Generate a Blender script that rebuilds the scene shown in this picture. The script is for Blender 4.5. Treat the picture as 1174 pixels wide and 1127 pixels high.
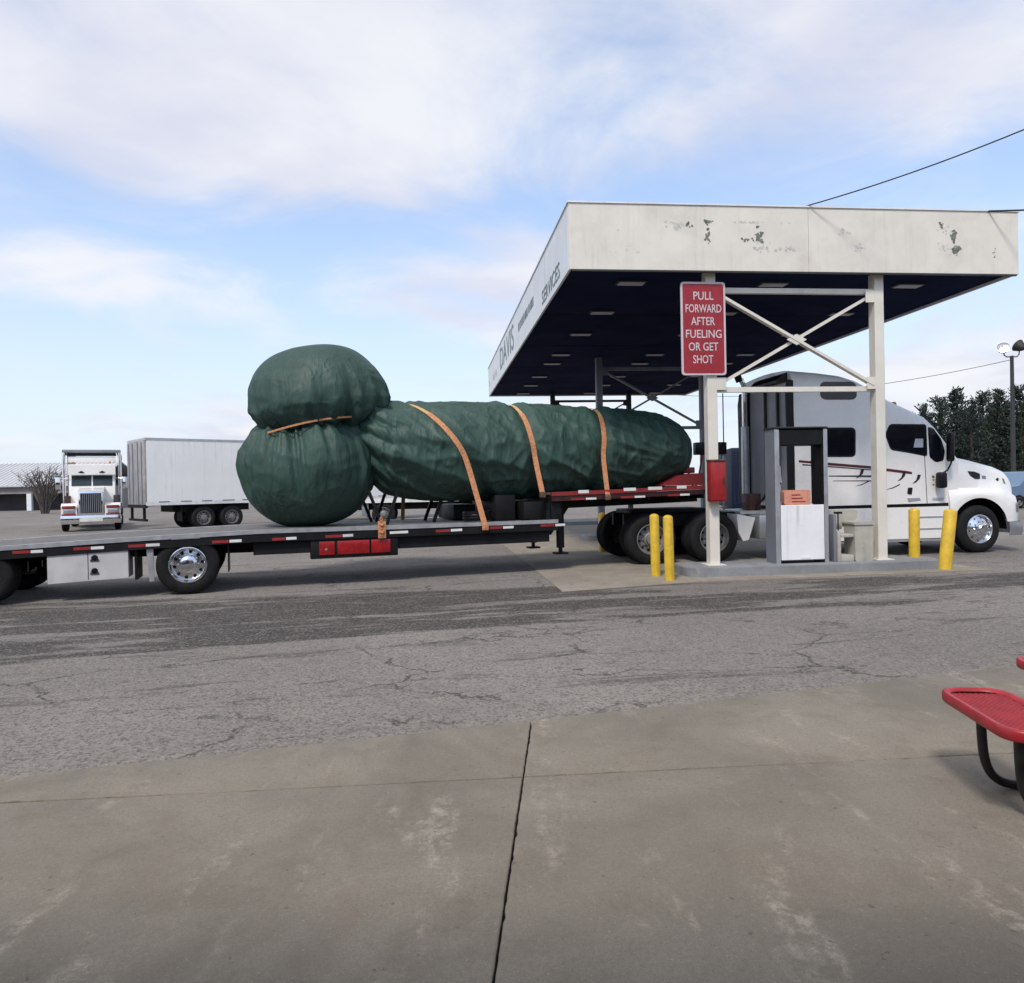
import bpy, bmesh, math, random
from mathutils import Vector, Matrix, noise
R = math.radians
random.seed(7)
for o in list(bpy.data.objects): bpy.data.objects.remove(o)
scn = bpy.context.scene
col = scn.collection

# ------------------------------------------------------------------ camera
F, ROLL, PITCH, H = 850.0, 0.02, 0.0076, 1.65          # focal length in photo pixels (1174 wide)
cam = bpy.data.cameras.new('camera'); camo = bpy.data.objects.new('camera', cam); col.objects.link(camo)
cam.sensor_fit = 'HORIZONTAL'; cam.sensor_width = 36.0; cam.lens = 36.0 * F / 1174.0
cam.clip_start = 0.05; cam.clip_end = 3000
camo.matrix_world = Matrix.Translation((0, 0, H)) @ Matrix.Rotation(R(90) - PITCH, 4, 'X') @ Matrix.Rotation(-ROLL, 4, 'Z')
scn.camera = camo

# ------------------------------------------------------------------ light and sky
SUN_EL, SUN_AZ = R(52), R(-158)        # azimuth from +Y (view heading) clockwise: behind the camera, to its left
EXPOSURE = 0.0
CLOUD_OFF = (-24.37, -18.17, 0.0)
scn.view_settings.view_transform = 'Standard'
scn.view_settings.look = 'None'
scn.view_settings.exposure = EXPOSURE
scn.view_settings.gamma = 1.0
w = bpy.data.worlds.new('World'); scn.world = w; w.use_nodes = True
nt = w.node_tree; nt.nodes.clear()
def N(nt, t, **kw):
    n = nt.nodes.new(t)
    for k, v in kw.items(): setattr(n, k, v)
    return n
def L(nt, a, b): nt.links.new(a, b)
def math_node(nt, op, a, b=None, clamp=False):
    m = N(nt, 'ShaderNodeMath', operation=op); m.use_clamp = clamp
    for i, v in enumerate((a, b)):
        if v is None: continue
        if isinstance(v, (int, float)): m.inputs[i].default_value = v
        else: L(nt, v, m.inputs[i])
    return m.outputs[0]
def smooth(nt, v, a, b, lo=0.0, hi=1.0):
    m = N(nt, 'ShaderNodeMapRange'); m.interpolation_type = 'SMOOTHSTEP'
    m.inputs['From Min'].default_value = a; m.inputs['From Max'].default_value = b
    m.inputs['To Min'].default_value = lo; m.inputs['To Max'].default_value = hi
    L(nt, v, m.inputs['Value']); return m.outputs['Result']
def mixc(nt, f, a, b, mode='MIX'):
    m = N(nt, 'ShaderNodeMix', data_type='RGBA', blend_type=mode)
    for s, v in ((m.inputs[0], f), (m.inputs[6], a), (m.inputs[7], b)):
        if isinstance(v, (int, float)): s.default_value = v
        elif isinstance(v, tuple): s.default_value = v if len(v) == 4 else (*v, 1)
        else: L(nt, v, s)
    return m.outputs[2]
def noise_tex(nt, vec, scale, detail=5, rough=.55, dist=0.0):
    n = N(nt, 'ShaderNodeTexNoise'); n.inputs['Scale'].default_value = scale
    n.inputs['Detail'].default_value = detail; n.inputs['Roughness'].default_value = rough
    n.inputs['Distortion'].default_value = dist
    if vec is not None: L(nt, vec, n.inputs['Vector'])
    return n.outputs['Fac']
SKY_STR = 0.12
sky = N(nt, 'ShaderNodeTexSky', sky_type='NISHITA'); sky.sun_disc = False
sky.sun_elevation = SUN_EL; sky.sun_rotation = SUN_AZ; sky.air_density = 1.0; sky.dust_density = 1.2; sky.ozone_density = 1.6
tc = N(nt, 'ShaderNodeTexCoord')
sep = N(nt, 'ShaderNodeSeparateXYZ'); L(nt, tc.outputs['Generated'], sep.inputs[0])
zz = math_node(nt, 'ADD', math_node(nt, 'MAXIMUM', sep.outputs[2], 0.0), 0.16)
cmb = N(nt, 'ShaderNodeCombineXYZ')
L(nt, math_node(nt, 'DIVIDE', sep.outputs[0], zz), cmb.inputs[0]); L(nt, math_node(nt, 'DIVIDE', sep.outputs[1], zz), cmb.inputs[1])
mp = N(nt, 'ShaderNodeMapping'); mp.inputs['Location'].default_value = CLOUD_OFF; L(nt, cmb.outputs[0], mp.inputs[0])
big = noise_tex(nt, mp.outputs[0], 0.55, 3, .5, .2)
wisp = noise_tex(nt, mp.outputs[0], 1.5, 10, .58, .45)
dens = math_node(nt, 'ADD', math_node(nt, 'MULTIPLY', big, .60), math_node(nt, 'MULTIPLY', wisp, .40))
cover = smooth(nt, dens, .435, .585)
shade = noise_tex(nt, mp.outputs[0], 1.1, 6, .55, .2)
ccol = mixc(nt, smooth(nt, shade, .38, .62), (6.2, 6.3, 7.3), (7.7, 7.75, 8.1))
blue = mixc(nt, 1.0, sky.outputs[0], (1.65, 1.90, 2.10), 'MULTIPLY')
hz = smooth(nt, sep.outputs[2], 0.0, .42, .82, 0.26)      # pale air low over the horizon
base = mixc(nt, hz, blue, (6.8, 7.25, 8.1))
skyc = mixc(nt, math_node(nt, 'MULTIPLY', cover, .93), base, ccol)
bg = N(nt, 'ShaderNodeBackground'); bg.inputs[1].default_value = SKY_STR; L(nt, skyc, bg.inputs[0])
wo = N(nt, 'ShaderNodeOutputWorld'); L(nt, bg.outputs[0], wo.inputs[0])

sun = bpy.data.lights.new('sun', 'SUN'); sun.energy = 2.8; sun.angle = R(10); sun.color = (1, .92, .82)
suno = bpy.data.objects.new('sun', sun); col.objects.link(suno)
sd = Vector((math.sin(SUN_AZ) * math.cos(SUN_EL), math.cos(SUN_AZ) * math.cos(SUN_EL), math.sin(SUN_EL)))
suno.rotation_euler = sd.to_track_quat('Z', 'Y').to_euler()

# ------------------------------------------------------------------ pixel -> place helpers
def ray(x, y):
    a, b = (x - 587) / F, -(y - 563.5) / F
    c, s = math.cos(ROLL), math.sin(ROLL)
    a, b = a * c + b * s, -a * s + b * c
    c, s = math.cos(PITCH), math.sin(PITCH)
    return Vector((a, c + b * s, -s + b * c))
def on_ground(x, y, z=0.0):
    d = ray(x, y); return Vector((0, 0, H)) + d * ((z - H) / d.z)
def at_depth(x, y, Y):
    d = ray(x, y); return Vector((0, 0, H)) + d * (Y / d.y)
def on_plane(x, y, p, ang, off=0.0):
    """pixel on a vertical plane through p with heading ang (degrees), shifted by off to the left: (along, z)"""
    u = Vector((math.cos(R(ang)), math.sin(R(ang)))); n = Vector((-u.y, u.x))
    d = ray(x, y); q = Vector((p[0], p[1])) + n * off
    k = n.dot(q) / n.dot(d.xy); P = d * k
    return u.dot(P.xy - q), H + P.z

# ------------------------------------------------------------------ materials
MATS = {}
def mat(name, c, rough=.6, metal=0.0, var=.12, vs=3.0, bump=0.0, bs=60, spec=.5, dirt=0.0, dirtc=(.05, .045, .04), coat=0.0, streak=0.0):
    if name in MATS: return MATS[name]
    m = bpy.data.materials.new(name); m.use_nodes = True; t = m.node_tree; t.nodes.clear()
    out = N(t, 'ShaderNodeOutputMaterial'); b = N(t, 'ShaderNodeBsdfPrincipled'); L(t, b.outputs[0], out.inputs[0])
    tx = N(t, 'ShaderNodeTexCoord').outputs['Object']
    n1 = noise_tex(t, tx, vs, 6, .6)
    lo = tuple(v * (1 - var) for v in c); hi = tuple(min(1, v * (1 + var)) for v in c)
    cc = mixc(t, smooth(t, n1, .3, .7), lo, hi)
    if dirt:
        n2 = noise_tex(t, tx, vs * .6, 8, .7, .6)
        cc = mixc(t, smooth(t, n2, .48, .75, 0, dirt), cc, dirtc)
    if streak:
        ms = N(t, 'ShaderNodeMapping'); ms.inputs['Scale'].default_value = (5, 5, .35); L(t, tx, ms.inputs[0])
        sk_ = math_node(t, 'MULTIPLY', smooth(t, noise_tex(t, ms.outputs[0], 1.6, 6, .65), .50, .72, 0, streak), smooth(t, noise_tex(t, tx, .7, 4), .35, .65))
        cc = mixc(t, sk_, cc, tuple(v * .5 for v in dirtc))
    L(t, cc, b.inputs['Base Color'])
    b.inputs['Metallic'].default_value = metal; b.inputs['Specular IOR Level'].default_value = spec
    b.inputs['Coat Weight'].default_value = coat
    L(t, smooth(t, noise_tex(t, tx, vs * 2.3, 4), .3, .7, max(0, rough - .08), min(1, rough + .08)), b.inputs['Roughness'])
    if bump:
        bp = N(t, 'ShaderNodeBump'); bp.inputs['Strength'].default_value = bump; bp.inputs['Distance'].default_value = .01
        L(t, noise_tex(t, tx, bs, 5, .6), bp.inputs['Height']); L(t, bp.outputs[0], b.inputs['Normal'])
    MATS[name] = m; return m
white_paint = mat('white truck paint', (.82, .80, .77), .28, var=.03, vs=1.2, coat=.4, dirt=.10, dirtc=(.5, .48, .45))
cream_steel = mat('cream painted steel', (.70, .655, .575), .5, var=.05, vs=2, dirt=.35, dirtc=(.46, .40, .32), streak=.22, bump=.05, bs=30)
fascia_side = mat('white painted steel', (.72, .73, .74), .5, var=.05, vs=1.5, dirt=.2, dirtc=(.5, .48, .45), streak=.4)
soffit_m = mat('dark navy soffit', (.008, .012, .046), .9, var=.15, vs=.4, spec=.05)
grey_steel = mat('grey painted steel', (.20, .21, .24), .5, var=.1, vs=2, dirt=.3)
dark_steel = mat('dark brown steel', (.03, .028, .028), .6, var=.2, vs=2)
black_steel = mat('black chassis steel', (.007, .007, .008), .6, var=.3, vs=3, dirt=.3, dirtc=(.03, .028, .026), spec=.25)
rubber = mat('tyre rubber', (.010, .010, .011), .8, var=.25, vs=6, bump=.1, bs=80, dirt=.4, dirtc=(.03, .028, .026), spec=.25)
alu = mat('polished aluminium', (.78, .78, .79), .2, 1.0, var=.08, vs=8, dirt=.3, dirtc=(.25, .23, .2))
alu_dull = mat('dull aluminium', (.55, .55, .56), .42, .7, var=.1, vs=4, dirt=.35, dirtc=(.2, .18, .16))
chrome = mat('chrome', (.8, .8, .82), .1, 1.0, var=.03)
glass_dark = mat('dark tinted glass', (.006, .007, .012), .05, var=.1, spec=.5)
lens_m = mat('clear lamp lens', (.35, .36, .38), .1, .3, var=.1, coat=1.0)
black_plastic = mat('black plastic', (.006, .006, .008), .45, var=.2, spec=.3)
red_paint = mat('red trailer paint', (.25, .022, .022), .45, var=.2, vs=4, dirt=.35)
maroon = mat('maroon rail paint', (.035, .008, .009), .5, var=.25, vs=4, dirt=.4)
tape_red = mat('red reflective tape', (.28, .03, .03), .35, var=.15)
tape_white = mat('white reflective tape', (.72, .72, .70), .35, var=.1, dirt=.2)
stripe_m = mat('dark maroon stripe', (.09, .014, .016), .35, var=.15)
sign_red = mat('red sign face', (.29, .014, .022), .4, var=.12, vs=5)
sign_white = mat('white sign paint', (.58, .50, .52), .5, var=.06)
box_red = mat('red cabinet paint', (.30, .015, .018), .4, var=.15, vs=6, dirt=.25)
yellow = mat('yellow bollard paint', (.66, .43, .03), .5, var=.12, vs=6, dirt=.6, dirtc=(.22, .13, .04), bump=.2, bs=25, streak=.7)
beige_plastic = mat('beige plastic', (.42, .40, .34), .6, var=.08, vs=5, dirt=.3)
pink_label = mat('faded orange label', (.62, .27, .18), .5, var=.15, vs=12)
pump_white = mat('white pump panel', (.82, .82, .83), .35, var=.03, vs=3, dirt=.15, dirtc=(.5, .48, .45), streak=.4)
strap_tan = mat('tan webbing', (.55, .35, .15), .8, var=.2, vs=20, bump=.3, bs=200)
strap_red = mat('faded orange webbing', (.50, .22, .10), .8, var=.25, vs=25, bump=.3, bs=200)
plank_m = mat('weathered deck', (.13, .12, .11), .75, var=.2, vs=4, dirt=.4)
van_white = mat('white trailer skin', (.82, .81, .79), .45, var=.04, vs=.6, dirt=.15, dirtc=(.5, .5, .5), streak=.3)
roof_white = mat('white metal roofing', (.47, .47, .48), .5, var=.06, vs=.4, dirt=.25, dirtc=(.42, .4, .38))
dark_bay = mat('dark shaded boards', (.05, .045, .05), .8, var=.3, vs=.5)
wall_grey = mat('grey brown wall', (.22, .2, .2), .8, var=.15, vs=.4)
bark = mat('bark', (.06, .045, .035), .9, var=.3, vs=3, bump=.4, bs=15)
needle = mat('pine needles', (.026, .042, .03), .8, var=.5, vs=.7)
needle2 = mat('darker pine needles', (.02, .032, .026), .8, var=.5, vs=.7)
twig = mat('bare twigs', (.10, .085, .075), .9, var=.3, vs=3)
blue_paint = mat('blue car paint', (.10, .17, .27), .3, var=.08, coat=.6)
navy = mat('navy container paint', (.007, .012, .030), .6, var=.15, spec=.2)
wire_m = mat('black cable', (.015, .015, .015), .6)
bench_black = mat('black powder coated tube', (.01, .01, .011), .4, var=.2, vs=8)
joint_m = mat('dark joint filler', (.03, .028, .026), .9)
amber = mat('amber lens', (.5, .16, .02), .25, var=.1)
letter_m = mat('faded grey green lettering', (.17, .21, .22), .6, var=.35, vs=3)
flake_m = mat('exposed grey green primer', (.14, .15, .12), .8, var=.5, vs=10)
flake2_m = mat('chipped pale undercoat', (.50, .50, .46), .8, var=.2, vs=10)
rust_m = mat('dirty brown steel', (.12, .07, .04), .8, var=.4, vs=6)

def tarp_material():
    m = bpy.data.materials.new('green tarpaulin'); m.use_nodes = True; t = m.node_tree; t.nodes.clear()
    out = N(t, 'ShaderNodeOutputMaterial'); b = N(t, 'ShaderNodeBsdfPrincipled'); L(t, b.outputs[0], out.inputs[0])
    tx = N(t, 'ShaderNodeTexCoord').outputs['Object']
    c = mixc(t, smooth(t, noise_tex(t, tx, 1.1, 5, .6), .3, .7), (.022, .054, .041), (.032, .073, .057))
    c = mixc(t, smooth(t, noise_tex(t, tx, 4, 7, .7, .6), .55, .8, 0, .35), c, (.052, .088, .072))
    L(t, c, b.inputs['Base Color'])
    L(t, smooth(t, noise_tex(t, tx, 2.5, 5, .6), .3, .7, .56, .70), b.inputs['Roughness']); b.inputs['Specular IOR Level'].default_value = .46
    def crease(scale, dist, k, st):
        mpp = N(t, 'ShaderNodeMapping'); mpp.inputs['Scale'].default_value = st; L(t, tx, mpp.inputs[0])
        n = noise_tex(t, mpp.outputs[0], scale, 2, .5, dist)
        return smooth(t, math_node(t, 'ABSOLUTE', math_node(t, 'SUBTRACT', n, .5)), 0, k, 1, 0)
    h1 = crease(2.6, .35, .10, (1, 1, .30)); h2 = crease(6.5, .35, .12, (1, 1, .28)); h3 = noise_tex(t, tx, 4.0, 4, .5, .4)
    hgt = math_node(t, 'ADD', math_node(t, 'ADD', math_node(t, 'MULTIPLY', h1, .26), math_node(t, 'MULTIPLY', h2, .16)), math_node(t, 'MULTIPLY', h3, .20))
    bp = N(t, 'ShaderNodeBump'); bp.inputs['Strength'].default_value = .6; bp.inputs['Distance'].default_value = .045
    L(t, hgt, bp.inputs['Height']); L(t, bp.outputs[0], b.inputs['Normal'])
    return m
tarp_m = tarp_material()

def concrete_material(name, base, stain=.5, light=.5):
    m = bpy.data.materials.new(name); m.use_nodes = True; t = m.node_tree; t.nodes.clear()
    out = N(t, 'ShaderNodeOutputMaterial'); b = N(t, 'ShaderNodeBsdfPrincipled'); L(t, b.outputs[0], out.inputs[0])
    geo = N(t, 'ShaderNodeNewGeometry').outputs['Position']
    c = mixc(t, smooth(t, noise_tex(t, geo, .7, 7, .65, .5), .32, .68), tuple(v * .80 for v in base), tuple(v * 1.16 for v in base))
    c = mixc(t, smooth(t, noise_tex(t, geo, 2.6, 8, .7, .6), .46, .72, 0, stain), c, (base[0] * .62, base[1] * .56, base[2] * .50))
    c = mixc(t, smooth(t, noise_tex(t, geo, 1.1, 5, .6, .8), .60, .75, 0, .4), c, (base[0] * .95, base[1] * .78, base[2] * .72))
    # pale scuffs, drawn out along one direction, broken up by finer grain
    mpp = N(t, 'ShaderNodeMapping'); mpp.inputs['Rotation'].default_value = (0, 0, R(32)); mpp.inputs['Scale'].default_value = (3.4, .9, 1); L(t, geo, mpp.inputs[0])
    s = smooth(t, noise_tex(t, mpp.outputs[0], .9, 5, .6, .2), .54, .68, 0, light)
    s = math_node(t, 'MULTIPLY', s, smooth(t, noise_tex(t, geo, 11, 8, .75, .4), .42, .62))
    c = mixc(t, s, c, tuple(min(1, v * 2.0) for v in base))
    g = noise_tex(t, geo, 210, 3, .7)
    c = mixc(t, smooth(t, g, .40, .68, .0, .45), c, tuple(v * .45 for v in base))
    c = mixc(t, smooth(t, noise_tex(t, geo, 48, 4, .7), .42, .70, 0, .32), c, tuple(v * .55 for v in base))
    c = mixc(t, smooth(t, noise_tex(t, geo, 75, 3, .7), .58, .72, 0, .35), c, tuple(min(1, v * 1.6) for v in base))
    sp = noise_tex(t, geo, 26, 2, .5)
    c = mixc(t, smooth(t, sp, .70, .76, 0, .6), c, tuple(v * .35 for v in base))
    vg = N(t, 'ShaderNodeTexVoronoi'); vg.inputs['Scale'].default_value = 2.4; L(t, geo, vg.inputs['Vector'])
    vsep = N(t, 'ShaderNodeSeparateColor'); L(t, vg.outputs['Color'], vsep.inputs[0])
    gum = math_node(t, 'MULTIPLY', smooth(t, math_node(t, 'ADD', vg.outputs['Distance'], math_node(t, 'MULTIPLY', noise_tex(t, geo, 30, 3), .03)), .04, .065, .65, 0), math_node(t, 'GREATER_THAN', vsep.outputs[0], .72))
    c = mixc(t, gum, c, tuple(v * .35 for v in base))
    L(t, c, b.inputs['Base Color']); b.inputs['Roughness'].default_value = .85; b.inputs['Specular IOR Level'].default_value = .3
    bp = N(t, 'ShaderNodeBump'); bp.inputs['Strength'].default_value = .25; bp.inputs['Distance'].default_value = .004
    L(t, math_node(t, 'ADD', g, math_node(t, 'MULTIPLY', noise_tex(t, geo, 14, 4, .6), 2.0)), bp.inputs['Height']); L(t, bp.outputs[0], b.inputs['Normal'])
    return m
walk_m = concrete_material('worn sidewalk concrete', (.222, .198, .160), .42, .7)
pad_m = concrete_material('pale concrete pad', (.30, .265, .215), .6, .3)
island_m = concrete_material('grey island concrete', (.27, .28, .29), .5, .3)

def asphalt_material():
    m = bpy.data.materials.new('worn asphalt'); m.use_nodes = True; t = m.node_tree; t.nodes.clear()
    out = N(t, 'ShaderNodeOutputMaterial'); b = N(t, 'ShaderNodeBsdfPrincipled'); L(t, b.outputs[0], out.inputs[0])
    geo = N(t, 'ShaderNodeNewGeometry').outputs['Position']
    sp = N(t, 'ShaderNodeSeparateXYZ'); L(t, geo, sp.inputs[0])
    X, Y = sp.outputs[0], sp.outputs[1]
    # frame along the lane (about 13 degrees): stretched coordinates for streaks
    mpp = N(t, 'ShaderNodeMapping'); mpp.vector_type = 'POINT'; mpp.inputs['Rotation'].default_value = (0, 0, R(-13)); L(t, geo, mpp.inputs[0])
    mst = N(t, 'ShaderNodeMapping'); mst.inputs['Scale'].default_value = (.28, 1.6, 1); L(t, mpp.outputs[0], mst.inputs[0])
    pale, dark = (.225, .205, .186), (.040, .037, .034)
    c = mixc(t, smooth(t, noise_tex(t, geo, .22, 6, .6, .3), .3, .7), tuple(v * .78 for v in pale), tuple(v * 1.12 for v in pale))
    # the darker resurfaced strip
    wob = math_node(t, 'MULTIPLY', math_node(t, 'SUBTRACT', noise_tex(t, mst.outputs[0], 1.1, 7, .65), .5), .9)
    Yw = math_node(t, 'ADD', Y, wob)
    near = math_node(t, 'SUBTRACT', Yw, math_node(t, 'ADD', math_node(t, 'MINIMUM', math_node(t, 'MULTIPLY', X, .31), math_node(t, 'MULTIPLY', X, .17)), 8.8))
    far = math_node(t, 'SUBTRACT', math_node(t, 'ADD', math_node(t, 'MULTIPLY', X, .09), 11.95), Yw)
    band = math_node(t, 'MULTIPLY', smooth(t, near, -.06, .08), smooth(t, far, -.15, .15))
    worn = smooth(t, math_node(t, 'SUBTRACT', noise_tex(t, mst.outputs[0], .75, 7, .68, .3), math_node(t, 'MULTIPLY', smooth(t, X, -1, 4), .045)), .40, .48, .10, 1.0)
    c = mixc(t, math_node(t, 'MULTIPLY', band, math_node(t, 'MULTIPLY', worn, .95)), c, dark)
    pal = smooth(t, noise_tex(t, mst.outputs[0], 1.7, 8, .7, .4), .58, .68, 0, .55)
    c = mixc(t, pal, c, (.30, .265, .228))
    # oil streaks along the lane
    st = smooth(t, noise_tex(t, mst.outputs[0], 1.25, 8, .7, .5), .55, .65, 0, .75)
    c = mixc(t, st, c, (.065, .06, .057))
    mrg = N(t, 'ShaderNodeMapping'); mrg.inputs['Scale'].default_value = (.75, 1.7, 1); L(t, mpp.outputs[0], mrg.inputs[0])
    rag = math_node(t, 'MULTIPLY', smooth(t, noise_tex(t, mrg.outputs[0], 1.9, 10, .78, .3), .585, .625, 0, .9), smooth(t, noise_tex(t, geo, .45, 3), .42, .55))
    c = mixc(t, rag, c, (.045, .042, .039))
    # cracks
    dv = N(t, 'ShaderNodeVectorMath', operation='ADD'); L(t, mpp.outputs[0], dv.inputs[0])
    dn = N(t, 'ShaderNodeTexNoise'); dn.inputs['Scale'].default_value = 2.2; dn.inputs['Detail'].default_value = 8; dn.inputs['Roughness'].default_value = .62; L(t, geo, dn.inputs['Vector'])
    dsc = N(t, 'ShaderNodeVectorMath', operation='SCALE'); dsc.inputs[3].default_value = .55; L(t, dn.outputs['Color'], dsc.inputs[0]); L(t, dsc.outputs[0], dv.inputs[1])
    vs = N(t, 'ShaderNodeMapping'); vs.inputs['Scale'].default_value = (.42, .75, 1); L(t, dv.outputs[0], vs.inputs[0])
    vo = N(t, 'ShaderNodeTexVoronoi', feature='DISTANCE_TO_EDGE'); vo.inputs['Scale'].default_value = 1.0; L(t, vs.outputs[0], vo.inputs['Vector'])
    brk = smooth(t, noise_tex(t, geo, .8, 4, .6), .42, .56)
    crack = math_node(t, 'MULTIPLY', smooth(t, vo.outputs['Distance'], .003, .013, 1, 0), brk)
    c = mixc(t, math_node(t, 'MULTIPLY', crack, .8), c, (.035, .033, .033))
    # stone grain
    vg = N(t, 'ShaderNodeTexVoronoi'); vg.inputs['Scale'].default_value = 55; L(t, geo, vg.inputs['Vector'])
    sg = N(t, 'ShaderNodeSeparateColor'); L(t, vg.outputs['Color'], sg.inputs[0])
    c = mixc(t, smooth(t, sg.outputs[0], .55, 1.0, 0, .55), c, (.30, .27, .24))
    c = mixc(t, smooth(t, sg.outputs[1], .55, 1.0, 0, .62), c, (.06, .054, .048))
    c = mixc(t, smooth(t, noise_tex(t, geo, 9, 5, .7), .4, .75, 0, .3), c, (.09, .082, .074))
    L(t, c, b.inputs['Base Color']); b.inputs['Roughness'].default_value = .88; b.inputs['Specular IOR Level'].default_value = .25
    bp = N(t, 'ShaderNodeBump'); bp.inputs['Strength'].default_value = .5; bp.inputs['Distance'].default_value = .01
    hh = math_node(t, 'SUBTRACT', math_node(t, 'ADD', vg.outputs['Distance'], math_node(t, 'MULTIPLY', noise_tex(t, geo, 12, 5, .7), .8)), math_node(t, 'MULTIPLY', crack, 2.0))
    L(t, hh, bp.inputs['Height']); L(t, bp.outputs[0], b.inputs['Normal'])
    return m
asphalt_m = asphalt_material()

def bench_material():
    m = bpy.data.materials.new('red plastic coated expanded metal'); m.use_nodes = True; t = m.node_tree; t.nodes.clear()
    out = N(t, 'ShaderNodeOutputMaterial'); b = N(t, 'ShaderNodeBsdfPrincipled'); L(t, b.outputs[0], out.inputs[0])
    tx = N(t, 'ShaderNodeTexCoord').outputs['Object']
    c = mixc(t, smooth(t, noise_tex(t, tx, 9, 5), .3, .7), (.30, .012, .018), (.40, .020, .026))
    L(t, c, b.inputs['Base Color']); b.inputs['Roughness'].default_value = .42
    return m
bench_red = bench_material()

# ------------------------------------------------------------------ mesh helpers
class MB:
    def __init__(s): s.bm = bmesh.new()
    def box(s, x0, y0, z0, x1, y1, z1, bev=0.0, seg=2):
        b = bmesh.new()
        bmesh.ops.create_cube(b, size=1)
        for v in b.verts:
            v.co = Vector(((x0 + x1) / 2 + v.co.x * (x1 - x0), (y0 + y1) / 2 + v.co.y * (y1 - y0), (z0 + z1) / 2 + v.co.z * (z1 - z0)))
        if bev: bmesh.ops.bevel(b, geom=list(b.edges), offset=bev, segments=seg, profile=.5, affect='EDGES')
        s.merge(b); return s
    def merge(s, b):
        mp = {v: s.bm.verts.new(v.co) for v in b.verts}
        for f in b.faces:
            try: s.bm.faces.new([mp[v] for v in f.verts])
            except ValueError: pass
        b.free()
    def bar(s, p0, p1, wx, wz, up=(0, 0, 1)):
        p0, p1 = Vector(p0), Vector(p1); d = (p1 - p0).normalized(); up = Vector(up)
        if abs(d.dot(up)) > .99: up = Vector((0, 1, 0))
        a = d.cross(up).normalized() * wx / 2; c = a.cross(d).normalized() * wz / 2
        vs = [s.bm.verts.new(p + i * a + j * c) for p in (p0, p1) for i, j in ((-1, -1), (1, -1), (1, 1), (-1, 1))]
        for q in ((0, 1, 2, 3), (7, 6, 5, 4), (0, 4, 5, 1), (1, 5, 6, 2), (2, 6, 7, 3), (3, 7, 4, 0)): s.bm.faces.new([vs[i] for i in q])
        return s
    def tube(s, pts, r, n=10, cap=True, radii=None):
        pts = [Vector(p) for p in pts]; rings = []; pa = None
        for i, p in enumerate(pts):
            d = (pts[min(i + 1, len(pts) - 1)] - pts[max(i - 1, 0)]).normalized()
            if pa is None:
                up = Vector((0, 0, 1)) if abs(d.z) < .9 else Vector((1, 0, 0)); a = d.cross(up).normalized()
            else: a = (pa - d * pa.dot(d)).normalized()
            pa = a; b = d.cross(a); rr = radii[i] if radii else r
            rings.append([s.bm.verts.new(p + (a * math.cos(k * 2 * math.pi / n) + b * math.sin(k * 2 * math.pi / n)) * rr) for k in range(n)])
        for i in range(len(rings) - 1):
            for k in range(n): s.bm.faces.new((rings[i][k], rings[i][(k + 1) % n], rings[i + 1][(k + 1) % n], rings[i + 1][k]))
        if cap: s.bm.faces.new(rings[0][::-1]); s.bm.faces.new(rings[-1])
        return s
    def prism(s, pts, y0, y1, axis='y'):
        """polygon pts (a, b) pushed from y0 to y1 along an axis; y0 may be a function of the point"""
        f0 = y0 if callable(y0) else (lambda a, b: y0); f1 = y1 if callable(y1) else (lambda a, b: y1)
        mk = {'y': lambda a, b, c: (a, c, b), 'x': lambda a, b, c: (c, a, b), 'z': lambda a, b, c: (a, b, c)}[axis]
        A = [s.bm.verts.new(mk(a, b, f0(a, b))) for a, b in pts]; B = [s.bm.verts.new(mk(a, b, f1(a, b))) for a, b in pts]
        n = len(pts); s.bm.faces.new(A); s.bm.faces.new(B[::-1])
        for i in range(n): s.bm.faces.new((A[i], B[i], B[(i + 1) % n], A[(i + 1) % n]))
        return s
    def lathe_y(s, prof, n=40, c=(0, 0, 0), closed=False):
        """profile (radius, y) turned round the y axis"""
        rings = []
        for r, y in prof:
            if r < 1e-5: rings.append([s.bm.verts.new((c[0], c[1] + y, c[2]))])
            else: rings.append([s.bm.verts.new((c[0] + r * math.cos(k * 2 * math.pi / n), c[1] + y, c[2] + r * math.sin(k * 2 * math.pi / n))) for k in range(n)])
        for i in range(len(rings) - 1):
            a, b = rings[i], rings[i + 1]
            for k in range(n):
                k2 = (k + 1) % n
                if len(a) == 1 and len(b) == 1: continue
                if len(a) == 1: s.bm.faces.new((a[0], b[k2], b[k]))
                elif len(b) == 1: s.bm.faces.new((a[k], a[k2], b[0]))
                else: s.bm.faces.new((a[k], a[k2], b[k2], b[k]))
        return s
    def loft(s, secs, cap=True):
        rows = [[s.bm.verts.new(p) for p in sec] for sec in secs]
        for i in range(len(rows) - 1):
            for k in range(len(rows[0]) - 1):
                s.bm.faces.new((rows[i][k], rows[i][k + 1], rows[i + 1][k + 1], rows[i + 1][k]))
        if cap: s.bm.faces.new(rows[0]); s.bm.faces.new(rows[-1][::-1])
        return s
    def mesh(s, name, m, sharp=35):
        bmesh.ops.recalc_face_normals(s.bm, faces=list(s.bm.faces))
        big = [f for f in s.bm.faces if len(f.verts) > 4]
        if big: bmesh.ops.triangulate(s.bm, faces=big)
        me = bpy.data.meshes.new(name); s.bm.to_mesh(me); s.bm.free()
        me.materials.append(m)
        if sharp:
            me.polygons.foreach_set('use_smooth', [True] * len(me.polygons)); me.set_sharp_from_angle(angle=R(sharp))
        return me
    def build(s, name, m, parent=None, sharp=35, **kw):
        return put(name, s.mesh(name, m, sharp), parent, **kw)
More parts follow.
